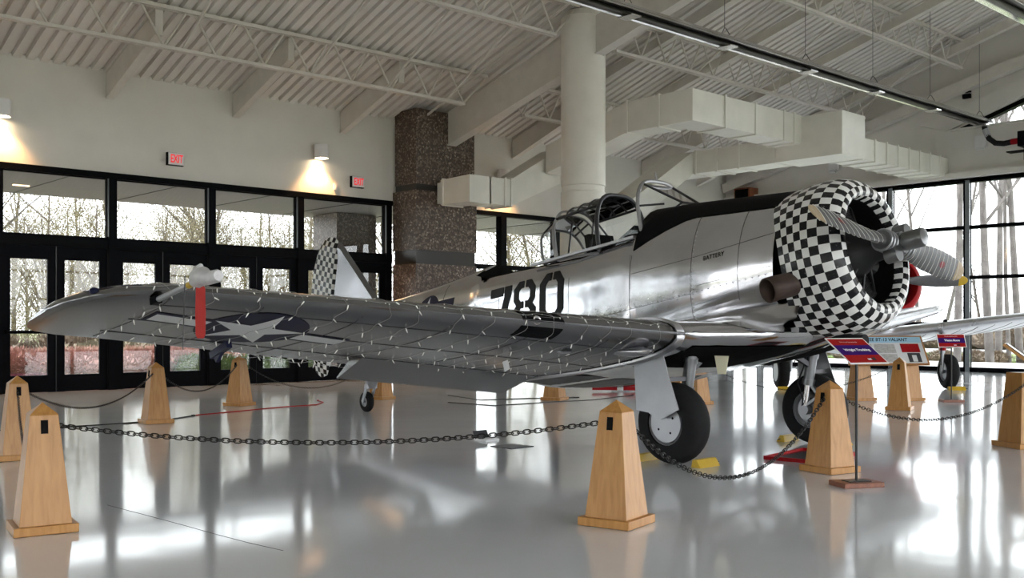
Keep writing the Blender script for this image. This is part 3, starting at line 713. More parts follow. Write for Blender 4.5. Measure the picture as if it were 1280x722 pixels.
class Wing:
    def __init__(s, tab, pitch): s.tab = sorted(tab, key=lambda r: -r[0]); s.c = Vector((-math.cos(pitch), 0, -math.sin(pitch))); s.n = Vector((-math.sin(pitch), 0, math.cos(pitch)))
    def pt(s, y, side, c, up, off=0.0):
        xl, zl, ch, t = lerp_tab(s.tab, y); yc, yt = naca(c, t)
        return Vector((xl, side*y, zl))+s.c*(c*ch)+s.n*((yc+(yt if up else -yt))*ch+(off if up else -off))
    def ring(s, y, side, off=0.0, n=18):
        cs = [.5*(1-math.cos(PI*i/n)) for i in range(n+1)]
        return [s.pt(y, side, c, True, off) for c in reversed(cs)]+[s.pt(y, side, c, False, off) for c in cs[1:-1]]
    def loft(s, side, ys): return MB().ring_loft([s.ring(y, side) for y in ys])
    def patch(s, side, y0, y1, c0, c1, up, off, ny=8, nc=6):
        mb = MB(); mb.ring_loft([[s.pt(y0+(y1-y0)*i/ny, side, c0+(c1-c0)*j/nc, up, off) for j in range(nc+1)] for i in range(ny+1)], False, False); return mb

def blade_mesh(r_list, name, mat, r0=None):
    rings = []
    for r, ch, th, be in r_list:
        b = math.radians(be); ring = []
        for k in range(16):
            a = 2*PI*k/16; u = math.cos(a)*ch/2; w = math.sin(a)*th/2
            # local: X axis forward (thrust), Y tangential, Z radial
            ring.append((math.sin(b)*u+math.cos(b)*w, math.cos(b)*u-math.sin(b)*w, r))
        rings.append(ring)
    return MB().ring_loft(rings).mesh(name, mat, 50)
BL = [(.12, .11, .11, 46), (.25, .13, .10, 44), (.40, .19, .06, 40), (.6, .24, .042, 35), (.8, .25, .032, 31), (1.0, .24, .024, 28), (1.2, .205, .017, 26)]
BT = [(1.2, .207, .0185, 26), (1.29, .17, .013, 25), (1.345, .11, .010, 25), (1.37, .04, .006, 25)]

def wheel_parts(parent, c, R, wd, rim_r, side, disc=True):
    # axle along local y
    c = Vector(c); prof = []
    for k in range(15):
        a = PI*k/14; prof.append((-math.cos(a)*wd/2, rim_r+(R-rim_r)*(math.sin(a)**.55)))
    t = MB().lathe(prof, c, (0, 1, 0), 40).build('tire', 'rubber', parent, 60)
    pr = [(-wd*.42, rim_r), (-wd*.36, rim_r*.98), (-wd*.40, rim_r*.9), (-wd*.30, rim_r*.78), (-wd*.36, rim_r*.3), (-wd*.4, .001)]
    h1 = MB().lathe([(v*(1 if side < 0 else -1), r) for v, r in pr], c, (0, 1, 0), 32).build('wheel_hub', 'silver_paint', parent, 40)
    h2 = MB().lathe([(-v*(1 if side < 0 else -1), r) for v, r in pr], c, (0, 1, 0), 32).build('wheel_hub', 'silver_paint', parent, 40)
    return t, h1
def bolt_holes(parent, c, r, n, rad, y, a0=.6):
    for k in range(n):
        a = a0+2*PI*k/n; q = Vector(c)+Vector((math.cos(a)*r, 0, math.sin(a)*r)); q.y = y
        MB().cyl(q, q+Vector((0, .01, 0)), rad, 8).build('hub_hole', 'well_black', parent)

# ================================================================== silver trainer
PX_, PY_ = 8.95, 6.12
A = thing('trainer_aircraft', 'polished aluminium trainer aircraft with checkered nose and number 780', 'airplane', (PX_, PY_, 0), -PI/2)
PIT = math.radians(11.0); AX = Vector((math.cos(PIT), 0, math.sin(PIT))); AW = Vector((-math.sin(PIT), 0, math.cos(PIT)))
C0 = Vector((1.155, 0, 1.965))
fus = fus_loft(FUS).build('fuselage', 'aluminium', A, 35)
# black anti-glare deck
rows = []
for i in range(15):
    x = .66-i*(1.76/14); lo = math.radians(48 if x > -.4 else 48-24*min(1, (-.4-x)/.7)); rows.append([fus_pt(x, lo+(PI-2*lo)*j/12, .006) for j in range(13)])
MB().ring_loft(rows, False, False).build('anti_glare_panel', 'anti_glare', A, 40)
# open cockpit floor of darkness and rear opening
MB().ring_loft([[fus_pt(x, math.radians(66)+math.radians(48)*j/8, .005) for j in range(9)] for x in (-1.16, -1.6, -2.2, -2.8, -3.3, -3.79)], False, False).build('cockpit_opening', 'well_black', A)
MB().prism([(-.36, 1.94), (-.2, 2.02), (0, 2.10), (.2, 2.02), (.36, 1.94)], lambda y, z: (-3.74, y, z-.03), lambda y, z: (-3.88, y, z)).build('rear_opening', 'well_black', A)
# seams on the fuselage
def seam_ring(x, t0, t1, n=20): return [fus_pt(x, math.radians(t0)+math.radians(t1-t0)*k/n, .001) for k in range(n+1)]
for x, t0, t1 in ((-.28, 132, 250), (.30, 132, 200), (-1.12, 160, 250), (-2.05, 160, 230), (-3.3, 165, 230), (-4.6, 120, 240)):
    MB().tube(seam_ring(x, t0, t1), .0022, 5).build('panel_seam', 'dark_metal', A)
def side_line(x0, z0, x1, z1, r=.0022, n=14): return MB().tube([fus_side(x0+(x1-x0)*k/n, z0+(z1-z0)*k/n, -1, .001) for k in range(n+1)], r, 5)
for q in ((.68, 2.17, -.28, 1.98), (.68, 1.86, -.2, 1.70), (-.28, 1.62, -2.0, 1.32), (-.28, 1.98, -1.1, 1.85), (.4, 1.42, -.6, 1.32)):
    side_line(*q).build('panel_seam', 'dark_metal', A)
riv = MB()
for k in range(44):
    x = .62-k*.075; q = fus_side(x, 1.63+(x+.28)*.17, -1, .0); riv.sphere(q, .007, 6, 4)
for k in range(22):
    q = fus_side(-.26+.0*k, 1.3+k*.045, -1, .0); riv.sphere(q, .007, 6, 4)
for k in range(34):
    x = -.45-k*.05; q = fus_side(x, 1.62-(k % 3 == 0)*.03+(x+.3)*.16+.06*math.sin(k*1.7), -1, .0); riv.sphere(q, .006, 6, 4)
riv.build('rivet_rows', 'aluminium_dull', A)['kind'] = 'stuff'

# stencilled number
def mir(p): return [(1-a, b) for a, b in reversed(p)]
z_l = [(.46, 0), (.46, .22), (.34, .22), (.25, .33), (.25, 1.02), (.34, 1.13), (.46, 1.13), (.46, 1.35), (.24, 1.35), (0, 1.08), (0, .27), (.24, 0)]
e_l = [(.46, 0), (.46, .2), (.34, .2), (.25, .3), (.25, .47), (.33, .56), (.46, .56), (.46, .76), (.33, .76), (.25, .85), (.25, 1.05), (.34, 1.15), (.46, 1.15), (.46, 1.35), (.24, 1.35), (.03, 1.13), (.03, .8), (.14, .66), (0, .52), (0, .24), (.24, 0)]
GL = {'0': [z_l, mir(z_l)], '8': [e_l, mir(e_l)],
      '7': [[(0, 1.35), (0, 1.08), (.62, 1.08), (.62, 1.35)], [(.68, 1.35), (1, 1.35), (1, 1.08), (.55, 0), (.24, 0), (.68, 1.02)]]}
for ch, x0, zt in (('7', -3.47, 1.74), ('8', -3.02, 1.815), ('0', -2.54, 1.895)):
    wd = .41; hh = .56/1.35
    def fmap(u, v, x0=x0, zt=zt): x = x0+u*wd; return fus_side(x, zt-.56+v*hh+(u*wd)*.13, -1, .005)
    decal(GL[ch], fmap, 'painted_number', 'black_paint', A, 4)
me = text_mesh('BATTERY', .062, 'black_paint', 0, 0, 0)
for v in me.vertices:
    x = .0+v.co.x; v.co = Vector(fus_side(x, 1.985+v.co.y+v.co.x*.16, -1, .004))
link('battery_lettering', me, A)
# fuselage insignia
def star(R, r=.382): return [((R if k % 2 == 0 else R*r)*math.sin(PI*k/5), (R if k % 2 == 0 else R*r)*math.cos(PI*k/5)) for k in range(10)]
def circle(R, n=32): return [(R*math.cos(2*PI*k/n), R*math.sin(2*PI*k/n)) for k in range(n)]
fm = lambda u, v: fus_side(-4.95+u, 1.40+v+u*.12, -1, .004)
decal([circle(.31), [(-.62, -.10), (-.62, .20), (-.25, .20), (-.25, -.1)], [(.25, -.1), (.25, .2), (.62, .2), (.62, -.1)]], fm, 'insignia_disc', 'insignia_blue', A, 3)
fm2 = lambda u, v: fus_side(-4.95+u, 1.40+v+u*.12, -1, .007)
decal([star(.29), [(-.58, -.06), (-.58, .09), (-.27, .09), (-.27, -.06)], [(.27, -.06), (.27, .09), (.58, .09), (.58, -.06)]], fm2, 'insignia_star', 'insignia_white', A, 3)

# cowling, engine, propeller
prof = [(-.55, .715), (-.44, .73), (-.32, .742), (-.16, .748), (0, .738), (.08, .72), (.15, .69), (.205, .645), (.235, .595), (.24, .555), (.225, .525), (.19, .508), (.13, .50)]
arc = [0]
for a, b in zip(prof, prof[1:]): arc.append(arc[-1]+math.hypot(b[0]-a[0], b[1]-a[1]))
cmb = MB().lathe(prof, C0, AX, 108, uvs=lambda i, j: (j*.5+.001, arc[i]/.103+.001))
for i, p in enumerate(cmb.v):           # the trailing edge is cut back at the sides
    r = i//108
    if r < 4: cmb.v[i] = tuple(Vector(p)+AX*(.20*(4-r)/4*(p[1]/.72)**2))
cowl = cmb.build('cowling', 'checker_paint', A, 50)
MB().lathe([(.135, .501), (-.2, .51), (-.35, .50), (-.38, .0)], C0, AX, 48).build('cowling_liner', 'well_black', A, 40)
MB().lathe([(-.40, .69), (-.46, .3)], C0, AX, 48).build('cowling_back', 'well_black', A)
MB().lathe([(-.36, .25), (-.10, .25), (.04, .22), (.12, .17), (.2, .12), (.40, .10)], C0, AX, 28).build('crankcase', 'engine_metal', A, 40)
U_ = Vector((0, 1, 0))
for k in range(9):
    a = 2*PI*k/9+.3; d = AW*math.cos(a)+U_*math.sin(a)
    mb = MB(); p = C0-AX*.12+d*.25
    pts, rs = [], []
    for i in range(14): pts.append(p+d*(.02*i)); rs.append(.105 if i % 2 else .085)
    mb.tube(pts, rs, 12); mb.cyl(C0+AX*.08+d*.16, C0-AX*.02+d*.46, .013, 6); mb.cyl(C0+AX*.06+d*.16+U_*.03, C0-AX*.02+d*.46+AW*.03, .013, 6)
    mb.build('cylinder', 'engine_metal', A)
HUB = C0+AX*.40
mb = MB(); mb.cyl(HUB-AX*.12, HUB+AX*.10, .10, 20); mb.cyl(HUB+AX*.10, HUB+AX*.14, .075, 20); mb.build('propeller_hub', 'grey_paint', A, 40)
MB().lathe([(.10, .05), (.12, .088), (.27, .088), (.30, .08), (.305, .06), (.31, .001)], HUB, AX, 20).build('hub_dome', 'grey_paint', A, 40)
for s_, da in ((-1, 0), (1, PI)):
    ang = math.radians(9.4); er = (U_*(-math.cos(ang))+AW*math.sin(ang))*(1 if s_ < 0 else -1)
    et = er.cross(AX)*-1  # sense of rotation
    R3 = Matrix((AX, et, er)).transposed().to_4x4(); R3.translation = HUB
    if s_ < 0:
        bmesh_body = blade_mesh(BL, 'propeller_blade', 'silver_paint'); bmesh_tip = blade_mesh(BT, 'blade_tip', 'brass')
        pm('blade_grey', (.12, .12, .125), .45, .4, var=.15, scale=8); bmesh_body.materials[0] = MATS['blade_grey']
        bmesh_tip.materials[0] = pm('tip_tan', (.36, .28, .18), .5, .1, var=.15, scale=30)
    bo = link('propeller_blade', bmesh_body, A); bo.matrix_local = R3
    bt = link('blade_tip', bmesh_tip, bo)
    mb = MB()
    mb.tube([(0, 0, 0), (0, 0, .22)], [.1, .088], 18); mb.build('blade_socket', 'grey_paint', bo, 40)
    mb = MB()
    for q in range(3): mb.tube([(.0+math.cos(2*PI*k/20)*.096, math.sin(2*PI*k/20)*.096, .10+.05*q) for k in range(20)], .012, 6, closed=True)
    mb.build('clamp_ring', 'silver_paint', bo, 40)
    # maker's mark
    b = math.radians(29); c = Vector((math.cos(b)*.0165, -math.sin(b)*.0165, .86)); ex = Vector((math.sin(b), math.cos(b), 0))
    for sg in (1, -1):
        cc = Vector((math.cos(b)*.0165*sg, -math.sin(b)*.0165*sg, .9)); nn = Vector((math.cos(b), -math.sin(b), 0))*sg
        m2 = MB(); m2.add([cc+ex*.035*math.cos(2*PI*k/16)+Vector((0, 0, 1))*.045*math.sin(2*PI*k/16)+nn*.003 for k in range(16)], [tuple(range(16))]); m2.build('maker_emblem', 'emblem_red', bo)
    MB().cyl(HUB+et*.13-AX*.02+er*.10, HUB+et*.13+AX*.10+er*.10, .072, 18).build('counterweight', 'grey_paint', A, 40)
    mb = MB(); mb.bar(HUB+er*.1, HUB+et*.13+er*.10+AX*.03, .06, .07); mb.build('counterweight_arm', 'silver_paint', A)

# exhaust stack
mb = MB(); mb.tube([(1.04, -.50, 1.71), (.92, -.64, 1.69), (.83, -.77, 1.65), (.79, -.88, 1.62)], [.10, .115, .115, .118], 20, cap=False)
ex = mb.build('exhaust_stack', 'exhaust', A, 50); sol = ex.modifiers.new('wall', 'SOLIDIFY'); sol.thickness = .012
MB().cyl((.85, -.74, 1.66), (.86, -.73, 1.665), .104, 18).build('exhaust_bore', 'well_black', A)

# wings
ALPHA = math.radians(12.5)
OW = Wing([(1.45, .30, 1.235, 2.42, .155), (5.85, -.68, 1.55, 1.58, .12), (6.12, -.84, 1.535, 1.40, .115), (6.30, -1.03, 1.505, 1.13, .105), (6.39, -1.24, 1.465, .80, .095), (6.43, -1.47, 1.415, .40, .07)], ALPHA)
CW = Wing([(0, .90, 1.235, 3.03, .12), (.6, .84, 1.235, 2.97, .12), (.85, .72, 1.235, 2.85, .128), (1.1, .48, 1.235, 2.61, .14), (1.3, .34, 1.235, 2.47, .15), (1.46, .31, 1.235, 2.43, .155)], ALPHA)
YS = [1.46+(5.85-1.46)*k/16 for k in range(17)]+[5.98, 6.12, 6.21, 6.30, 6.35, 6.39, 6.415, 6.43]
for side in (-1, 1):
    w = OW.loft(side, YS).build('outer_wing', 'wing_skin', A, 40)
    # seams: ribs, hinge line of aileron and flap
    sm = MB()
    for y in (2.2, 2.95, 3.7, 4.45, 5.2, 5.85): sm.tube([OW.pt(y, side, c/20, False, .001) for c in range(1, 20)], .003, 4)
    for c in (.12, .42, .77): sm.tube([OW.pt(1.6+(5.9-1.6)*k/20, side, c, False, .001) for k in range(21)], .0035, 4)
    sm.build('wing_seams', 'dark_metal', w)
    OW.patch(side, 2.0, 5.85, .765, .78, False, .0015, 12, 1).build('aileron_gap', 'well_black', w)
    rows = []
    for k in range(9):
        y = 1.58+(3.6-1.58)*k/8; hu = OW.pt(y, side, .775, True, -.006); hl = OW.pt(y, side, .775, False, .003); te = OW.pt(y, side, 1.0, False)-OW.n*.15
        rows.append([hu, te+OW.n*.012, te, hl])
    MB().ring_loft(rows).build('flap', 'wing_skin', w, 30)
    tip = OW.patch(side, 6.0, 6.3, .04, .10, True, .002, 3, 2).build('tip_light', 'insignia_blue', w)
CWO = CW.loft(-1, [1.46, 1.3, 1.2, 1.1, 1.0, .85, .7, .6, .3, 0]).build('center_wing', 'aluminium', A, 40)
CWP = CW.loft(1, [1.46, 1.3, 1.2, 1.1, 1.0, .85, .7, .6, .3, 0]).build('center_wing', 'aluminium', A, 40)
for side in (-1, 1):
    MB().ring_loft([OW.ring(1.46, side, .0), OW.ring(1.46, side, .022), OW.ring(1.50, side, .030), OW.ring(1.54, side, .022), OW.ring(1.54, side, 0)], False).build('joint_fairing', 'aluminium_dull', A, 50)
    MB().ring_loft([OW.ring(1.55, side, .004), OW.ring(1.575, side, .004)], False).build('joint_seam', 'well_black', A)
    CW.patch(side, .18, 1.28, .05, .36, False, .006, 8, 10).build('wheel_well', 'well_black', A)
    CW.patch(side, .05, 1.40, .66, .97, False, .006, 4, 6).build('flap', 'dark_metal', A)
    # wing root fillet
    rows = []
    for k in range(15):
        x = .95-k*.2; fy = fus_side(x, 1.50-.02*k, side, 0); yy = abs(fy[1])
        xl, zl, ch, t = lerp_tab(CW.tab, .9); c = min(.97, max(.01, (xl-x)/(ch*math.cos(ALPHA))))
        pw = CW.pt(1.0, side, c, True, .004) if x < xl else Vector((x, side*.9, 1.25))
        a = Vector((x, fy[1], 1.56-.03*k)); m = Vector((x, side*(yy+.10), pw.z+(a.z-pw.z)*.35)); rows.append([a, m.lerp(a, .4), m, m.lerp(pw, .5), pw])
    MB().ring_loft(rows, False, False).build('root_fillet', 'aluminium', A, 60)
# landing light in the starboard leading edge
for up in (True, False): OW.patch(-1, 2.72, 3.12, .0, .045 if up else .09, up, .003, 4, 5).build('landing_light_bay', 'anti_glare', A)
c = OW.pt(2.98, -1, 0, True); MB().lathe([(.0, .001), (.012, .03), (.015, .037), (.0, .042), (-.05, .036)], c-Vector((.02, 0, 0)), (1, -.2, .1), 18).build('landing_light', 'heater_metal', A, 40)
c = OW.pt(1.8, -1, .13, False); MB().sphere(c, .17, 20, 10, (1.5, .7, .3)).build('blister', 'aluminium', A, 60)
c = OW.pt(2.35, -1, .22, False); MB().sphere(c, .06, 14, 8, (1.4, 1, .35)).build('blister', 'aluminium', A, 60)
for y in (6.26, ):
    c = OW.pt(y, -1, .03, True); MB().sphere(c, .035, 12, 8, (1, 1, .8)).build('tip_lamp', 'insignia_blue', A, 60)
# wing insignia on the lower side: span coordinate y, metres aft of the leading edge
def wing_under(off, side=-1, y0=5.0, a0=.70):
    def f(u, v):
        y = y0-u*1.0; ch = lerp_tab(OW.tab, y)[2]
        base = lerp_tab(OW.tab, y0)
        xl, zl, chh, t = lerp_tab(OW.tab, y); aft = a0-v*1.3 + (xl-base[0])
        return OW.pt(y, side, min(.98, max(.02, aft/chh)), False, off)
    return f
RI = .41
decal([circle(RI, 40), [(-2.0*RI, -.27*RI), (-2*RI, .27*RI), (-.8*RI, .27*RI), (-.8*RI, -.27*RI)], [(.8*RI, -.27*RI), (.8*RI, .27*RI), (2*RI, .27*RI), (2*RI, -.27*RI)]], wing_under(.004), 'insignia_disc', 'insignia_blue', A, 5)
decal([star(RI*.97), [(-1.95*RI, -.17*RI), (-1.95*RI, .20*RI), (-.93*RI, .20*RI), (-.93*RI, -.17*RI)], [(.93*RI, -.17*RI), (.93*RI, .20*RI), (1.95*RI, .20*RI), (1.95*RI, -.17*RI)]], wing_under(.008), 'insignia_star', 'insignia_white', A, 5)
# aileron hinge brackets
for y in (4.9,):
    c = OW.pt(y, -1, .80, False); mb = MB(); mb.bar(c+Vector((.12, 0, .0)), c+Vector((-.18, 0, -.10)), .05, .06); mb.bar(c+Vector((.02, 0, -.02)), c+Vector((-.10, 0, -.14)), .03, .05); mb.build('hinge_bracket', 'insignia_blue' if y > 4 else 'dark_metal', A)
# pitot boom with its covers
mb = MB(); mb.tube([(-.76, -5.95, 1.47), (-.12, -5.95, 1.585)], [.02, .018], 10); mb.build('pitot_boom', 'silver_paint', A, 40)
MB().box((-.74, -5.95, 1.475), (.09, .05, .05), rot('Y', -PIT)).build('boom_mount', 'frame_black', A)
MB().cyl((-.24, -5.95, 1.562), (-.16, -5.95, 1.577), .022, 10).build('boom_band', 'yellow_paint', A)
mb = MB(); mb.tube([(-.15, -5.95, 1.585), (-.09, -5.955, 1.60), (-.03, -5.95, 1.62), (.04, -5.95, 1.60), (.16, -5.95, 1.61), (.18, -5.95, 1.612)], [.04, .062, .058, .045, .042, .034], 12); mb.tube([(-.10, -5.95, 1.60), (-.085, -5.95, 1.66), (-.06, -5.95, 1.69)], [.05, .04, .012], 10)
mb.build('pitot_cover', 'bag_grey', A, 60)

# tail surfaces
finp = [(-6.35, 1.55), (-7.50, 2.585), (-7.60, 2.62), (-7.56, 2.45), (-7.72, 1.6), (-7.72, 1.2), (-6.6, 1.2)]
def taper(poly, th):
    cx = sum(p[0] for p in poly)/len(poly); cz = sum(p[1] for p in poly)/len(poly); n = len(poly)
    mb = MB(); vs = []
    for s_, k, f in ((-1, .86, 1), (0, 1, 0), (1, .86, 1)):
        for x, z in poly: vs.append((cx+(x-cx)*k, s_*th, cz+(z-cz)*k))
    fs = [tuple(range(n)), tuple(reversed(range(2*n, 3*n)))]
    for r in (0, 1):
        for i in range(n): fs.append((r*n+i, r*n+(i+1) % n, (r+1)*n+(i+1) % n, (r+1)*n+i))
    return mb.add(vs, fs)
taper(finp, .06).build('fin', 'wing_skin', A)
rudp = [(-7.57, 2.46), (-7.61, 2.63), (-7.72, 2.69), (-7.86, 2.70), (-8.02, 2.66), (-8.16, 2.54), (-8.27, 2.32), (-8.36, 1.95), (-8.41, 1.5), (-8.41, 1.1), (-8.36, .75), (-8.24, .54), (-8.08, .47), (-7.92, .52), (-7.80, .75), (-7.75, 1.1), (-7.74, 1.6)]
rud = taper(rudp, .045).build('rudder', 'checker_paint', A)
planar_uv(rud, lambda c: ((c.x-.2*c.z)/.082+.001, (c.z+.2*c.x)/.082+.001))
for side in (-1, 1):
    HS = Wing([(.05, -6.62, 1.33, .85, .10), (1.75, -6.98, 1.33, .58, .09), (1.9, -7.12, 1.31, .42, .08), (1.97, -7.3, 1.28, .2, .06)], math.radians(9))
    HS.loft(side, [.05, .6, 1.2, 1.75, 1.9, 1.97]).build('tailplane', 'aluminium', A, 40)
    el = MB(); rows = []
    for y, xl, ch in ((.12, -7.47, .62), (.6, -7.52, .62), (1.3, -7.56, .5), (1.8, -7.58, .34), (1.95, -7.55, .16)):
        d = Vector((-math.cos(.75), 0, -math.sin(.75))); nrm = Vector((-math.sin(.75), 0, math.cos(.75))); p = Vector((xl, side*y, 1.20))
        rows.append([p+nrm*.045, p+d*ch*.5+nrm*.03, p+d*ch, p+d*ch*.5-nrm*.03, p-nrm*.045, p-d*.03])
    eo = el.ring_loft(rows).build('elevator', 'checker_paint', A); planar_uv(eo, lambda c: (c.x/.07+.001, c.y/.1+.001))

# main gear
for side in (-1, 1):
    yw = side*1.24; wc = (0, yw, .385)
    wheel_parts(A, wc, .385, .27, .205, side)
    outer = yw+side*.117
    MB().cyl((0, yw+side*.09, .385), (0, yw+side*.12, .385), .175, 28).build('hub_cover', 'silver_paint', A, 40)
    bolt_holes(A, wc, .10, 4, .012, outer+side*.004-(.005 if side > 0 else 0))
    ya = yw-side*.17
    mb = MB(); mb.cyl((-.02, ya, .39), (.03, ya, .72), .038, 14); mb.build('oleo_strut', 'heater_metal', A, 40)
    mb = MB(); mb.cyl((.02, ya, .66), (.10, ya, 1.16), .058, 14); mb.cyl((.02, ya, .66), (.03, ya, .72), .07, 14); mb.cyl((.065, ya, .95), (.075, ya, 1.0), .07, 14); mb.build('strut_barrel', 'grey_paint', A, 40)
    mb = MB(); mb.cyl((.0, ya-side*.05, .385), (.0, yw, .385), .05, 14); mb.bar((-.02, ya, .42), (.0, ya, .35), .06, .08); mb.build('axle', 'grey_paint', A, 40)
    mb = MB(); mb.lathe([(-.03, .06), (-.03, .12), (.03, .13), (.05, .06)], (0, ya+side*.05, .385), (0, side, 0), 24); mb.build('brake_drum', 'grey_paint', A, 40)
    mb = MB(); mb.bar((.06, ya, .66), (.16, ya, .54), .05, .03); mb.bar((.16, ya, .54), (.0, ya, .43), .05, .03); mb.build('torque_link', 'grey_paint', A)
    mb = MB(); mb.bar((.05, ya, .86), (-.05, ya-side*.55, 1.12), .05, .05); mb.build('drag_brace', 'dark_metal', A)
    mb = MB(); mb.tube([(.05, ya-side*.06, 1.1), (.02, ya-side*.09, .85), (-.05, ya-side*.1, .68), (.0, ya-side*.07, .5), (-.04, ya-side*.03, .40)], .009, 6); mb.build('brake_hose', 'rubber', A)
    yo = yw+side*.175
    MB().prism([(-.33, 1.0), (.02, 1.04), (.10, .80), (.205, .53), (.06, .46), (.0, .43), (-.08, .44), (-.15, .485), (-.30, .50)], lambda x, z: (x, yo, z), lambda x, z: (x, yo+side*.012, z)).build('gear_fairing', 'grey_paint' if side > 0 else 'silver_paint', A)
    mb = MB(); mb.bar((.03, yo, .8), (.04, ya, .8), .04, .04); mb.build('fairing_bracket', 'dark_metal', A)
# tail wheel
tx = -6.83
wheel_parts(A, (tx, 0, .155), .155, .10, .075, -1)
mb = MB(); mb.bar((tx, -.075, .155), (tx+.10, -.075, .38), .02, .05); mb.bar((tx, .075, .155), (tx+.10, .075, .38), .02, .05); mb.box((tx+.10, 0, .39), (.08, .18, .06)); mb.cyl((tx, -.08, .155), (tx, .08, .155), .02, 10); mb.build('tail_fork', 'silver_paint', A)
mb = MB(); mb.ring_loft([[(tx+.10+math.cos(2*PI*k/14)*r*1.4+dx, math.sin(2*PI*k/14)*r, z) for k in range(14)] for z, r, dx in ((.36, .06, 0), (.45, .085, .02), (.55, .10, .05), (.68, .10, .1))]); mb.build('tail_strut_fairing', 'silver_paint', A, 50)
# belly bits
mb = MB(); mb.tube([(1.02, -.1, 1.22), (1.22, -.14, 1.16), (1.36, -.16, 1.17)], [.05, .06, .055], 12); mb.build('drain_pipe', 'rubber', A, 40)
mb = MB(); mb.ring_loft([[(x, math.cos(2*PI*k/16)*w, z+math.sin(2*PI*k/16)*h) for k in range(16)] for x, z, w, h in ((1.05, 1.28, .2, .10), (.8, 1.2, .24, .12), (.4, 1.1, .24, .12), (0, .98, .2, .1))]); mb.build('air_scoop', 'aluminium', A, 50)
MB().prism([(0, 0), (.16, .0), (.13, -.17), (.035, -.17)], lambda u, v: (.28+u, -.98, 1.02+v), lambda u, v: (.28+u, -.983, 1.02+v)).build('paper_tag', 'paper_tag', A)
MB().prism([(0, 0), (.07, .02), (.10, -.06), (.03, -.09)], lambda u, v: tuple(OW.pt(2.6, -1, .45, False, .01+0)+Vector((u, 0, v-.02))), lambda u, v: tuple(OW.pt(2.6, -1, .45, False, .012)+Vector((u, -.003, v-.02)))).build('paper_tag', 'insignia_white', A)

# canopy and windscreen
def hoop(xf, zf, hw, xt, zt, n=22, e=.62):
    P = []
    for k in range(n+1):
        t = PI*k/n; c, s = math.cos(t), math.sin(t); zz = s**.78 if s > 0 else 0
        P.append(Vector((xf+(xt-xf)*zz, math.copysign(abs(c)**e, c)*hw, zf+(zt-zf)*zz)))
    return P
H1 = hoop(-1.68, 2.12, .44, -1.80, 2.80); H2 = hoop(-2.34, 2.06, .43, -2.50, 2.67); H3 = hoop(-2.38, 2.06, .42, -2.54, 2.62); H4 = hoop(-2.60, 2.03, .39, -2.76, 2.46)
cn = MB().ring_loft([H1, H2], False, False).build('canopy_glass', 'canopy_glass', A, 60)
MB().ring_loft([H3, H4], False, False).build('canopy_glass', 'canopy_glass', A, 60)
for Hh, r in ((H1, .024), (H2, .016), (H3, .012), (H4, .016)): MB().tube(Hh, r, 8).build('canopy_frame', 'canopy_frame' if r > .02 else 'canopy_frame_light', A, 50)
for f in (.25, .5, .75):
    hh = [a.lerp(b, f) for a, b in zip(H1, H2)]; MB().tube(hh[6:17], .011, 6).build('canopy_frame', 'canopy_frame', A, 50)
for i in (0, 6, 16, 22): MB().tube([H1[i], H2[i]], .016, 6).build('canopy_rail', 'canopy_frame_light' if i in (0, 22) else 'canopy_frame', A)
for i in (0, 7, 15, 22): MB().tube([H3[i], H4[i]], .013, 6).build('canopy_rail', 'canopy_frame', A)
for sd in (-1, 1): MB().bar((-1.14, sd*.47, 2.255), (-2.75, sd*.45, 2.02), .05, .03).build('canopy_sill', 'canopy_frame_light', A)
mb = MB()
for x, ln in ((-1.95, .5), (-2.3, .45)):
    mb.bar((x, -.3, 2.1), (x-.22, .0, 2.56), .02, .02); mb.bar((x, .3, 2.1), (x-.22, 0, 2.56), .02, .02)
mb.build('roll_structure', 'canopy_frame', A)
mb = MB(); mb.box((-2.05, 0, 2.15), (.08, .42, .42), rot('Y', -.2)); mb.build('seat_back', 'well_black', A)
mb = MB(); mb.tube([(-1.36, -.35, 2.26), (-1.4, 0, 2.33), (-1.36, .35, 2.26)], .03, 8); mb.build('cockpit_coaming', 'well_black', A)
# windscreen
V1 = hoop(-1.06, 2.28, .44, -1.22, 2.90)
MB().tube(V1, .022, 8).build('windscreen_hoop', 'canopy_frame_light', A, 50)
top = V1[11]; apex = Vector((-.80, 0, 2.625))
base_l, base_r = Vector((-1.02, .43, 2.33)), Vector((-1.02, -.43, 2.33)); fl_, fr_ = Vector((-.74, .16, 2.615)), Vector((-.74, -.16, 2.615)); tl_, tr_ = V1[8], V1[14]
for a, b, r in ((tl_, fl_, .014), (tr_, fr_, .014), (fl_, fr_, .014), (base_l, fl_, .012), (base_r, fr_, .012), (V1[19], V1[19].lerp(fr_, .6), .012), (V1[3], V1[3].lerp(fl_, .6), .012)):
    MB().tube([a, b], r, 6).build('windscreen_bar', 'canopy_frame', A)
MB().add([tl_, tr_, fr_, fl_], [(0, 1, 2, 3)]).build('windscreen_pane', 'canopy_glass', A)
for sd in (0, 1):
    side_pts = V1[14:22] if sd else V1[1:9]
    f0 = fr_ if sd else fl_; b0 = base_r if sd else base_l
    vs = list(side_pts)+[f0, b0]; n = len(side_pts)
    MB().add(vs, [(i, i+1, n) for i in range(n-1)]+[((n-1, n+1, n) if sd else (0, n, n+1))]).build('windscreen_pane', 'canopy_glass', A)
MB().cyl(top, top+Vector((-.02, 0, .10)), .012, 6).build('sight_post', 'canopy_frame_light', A)

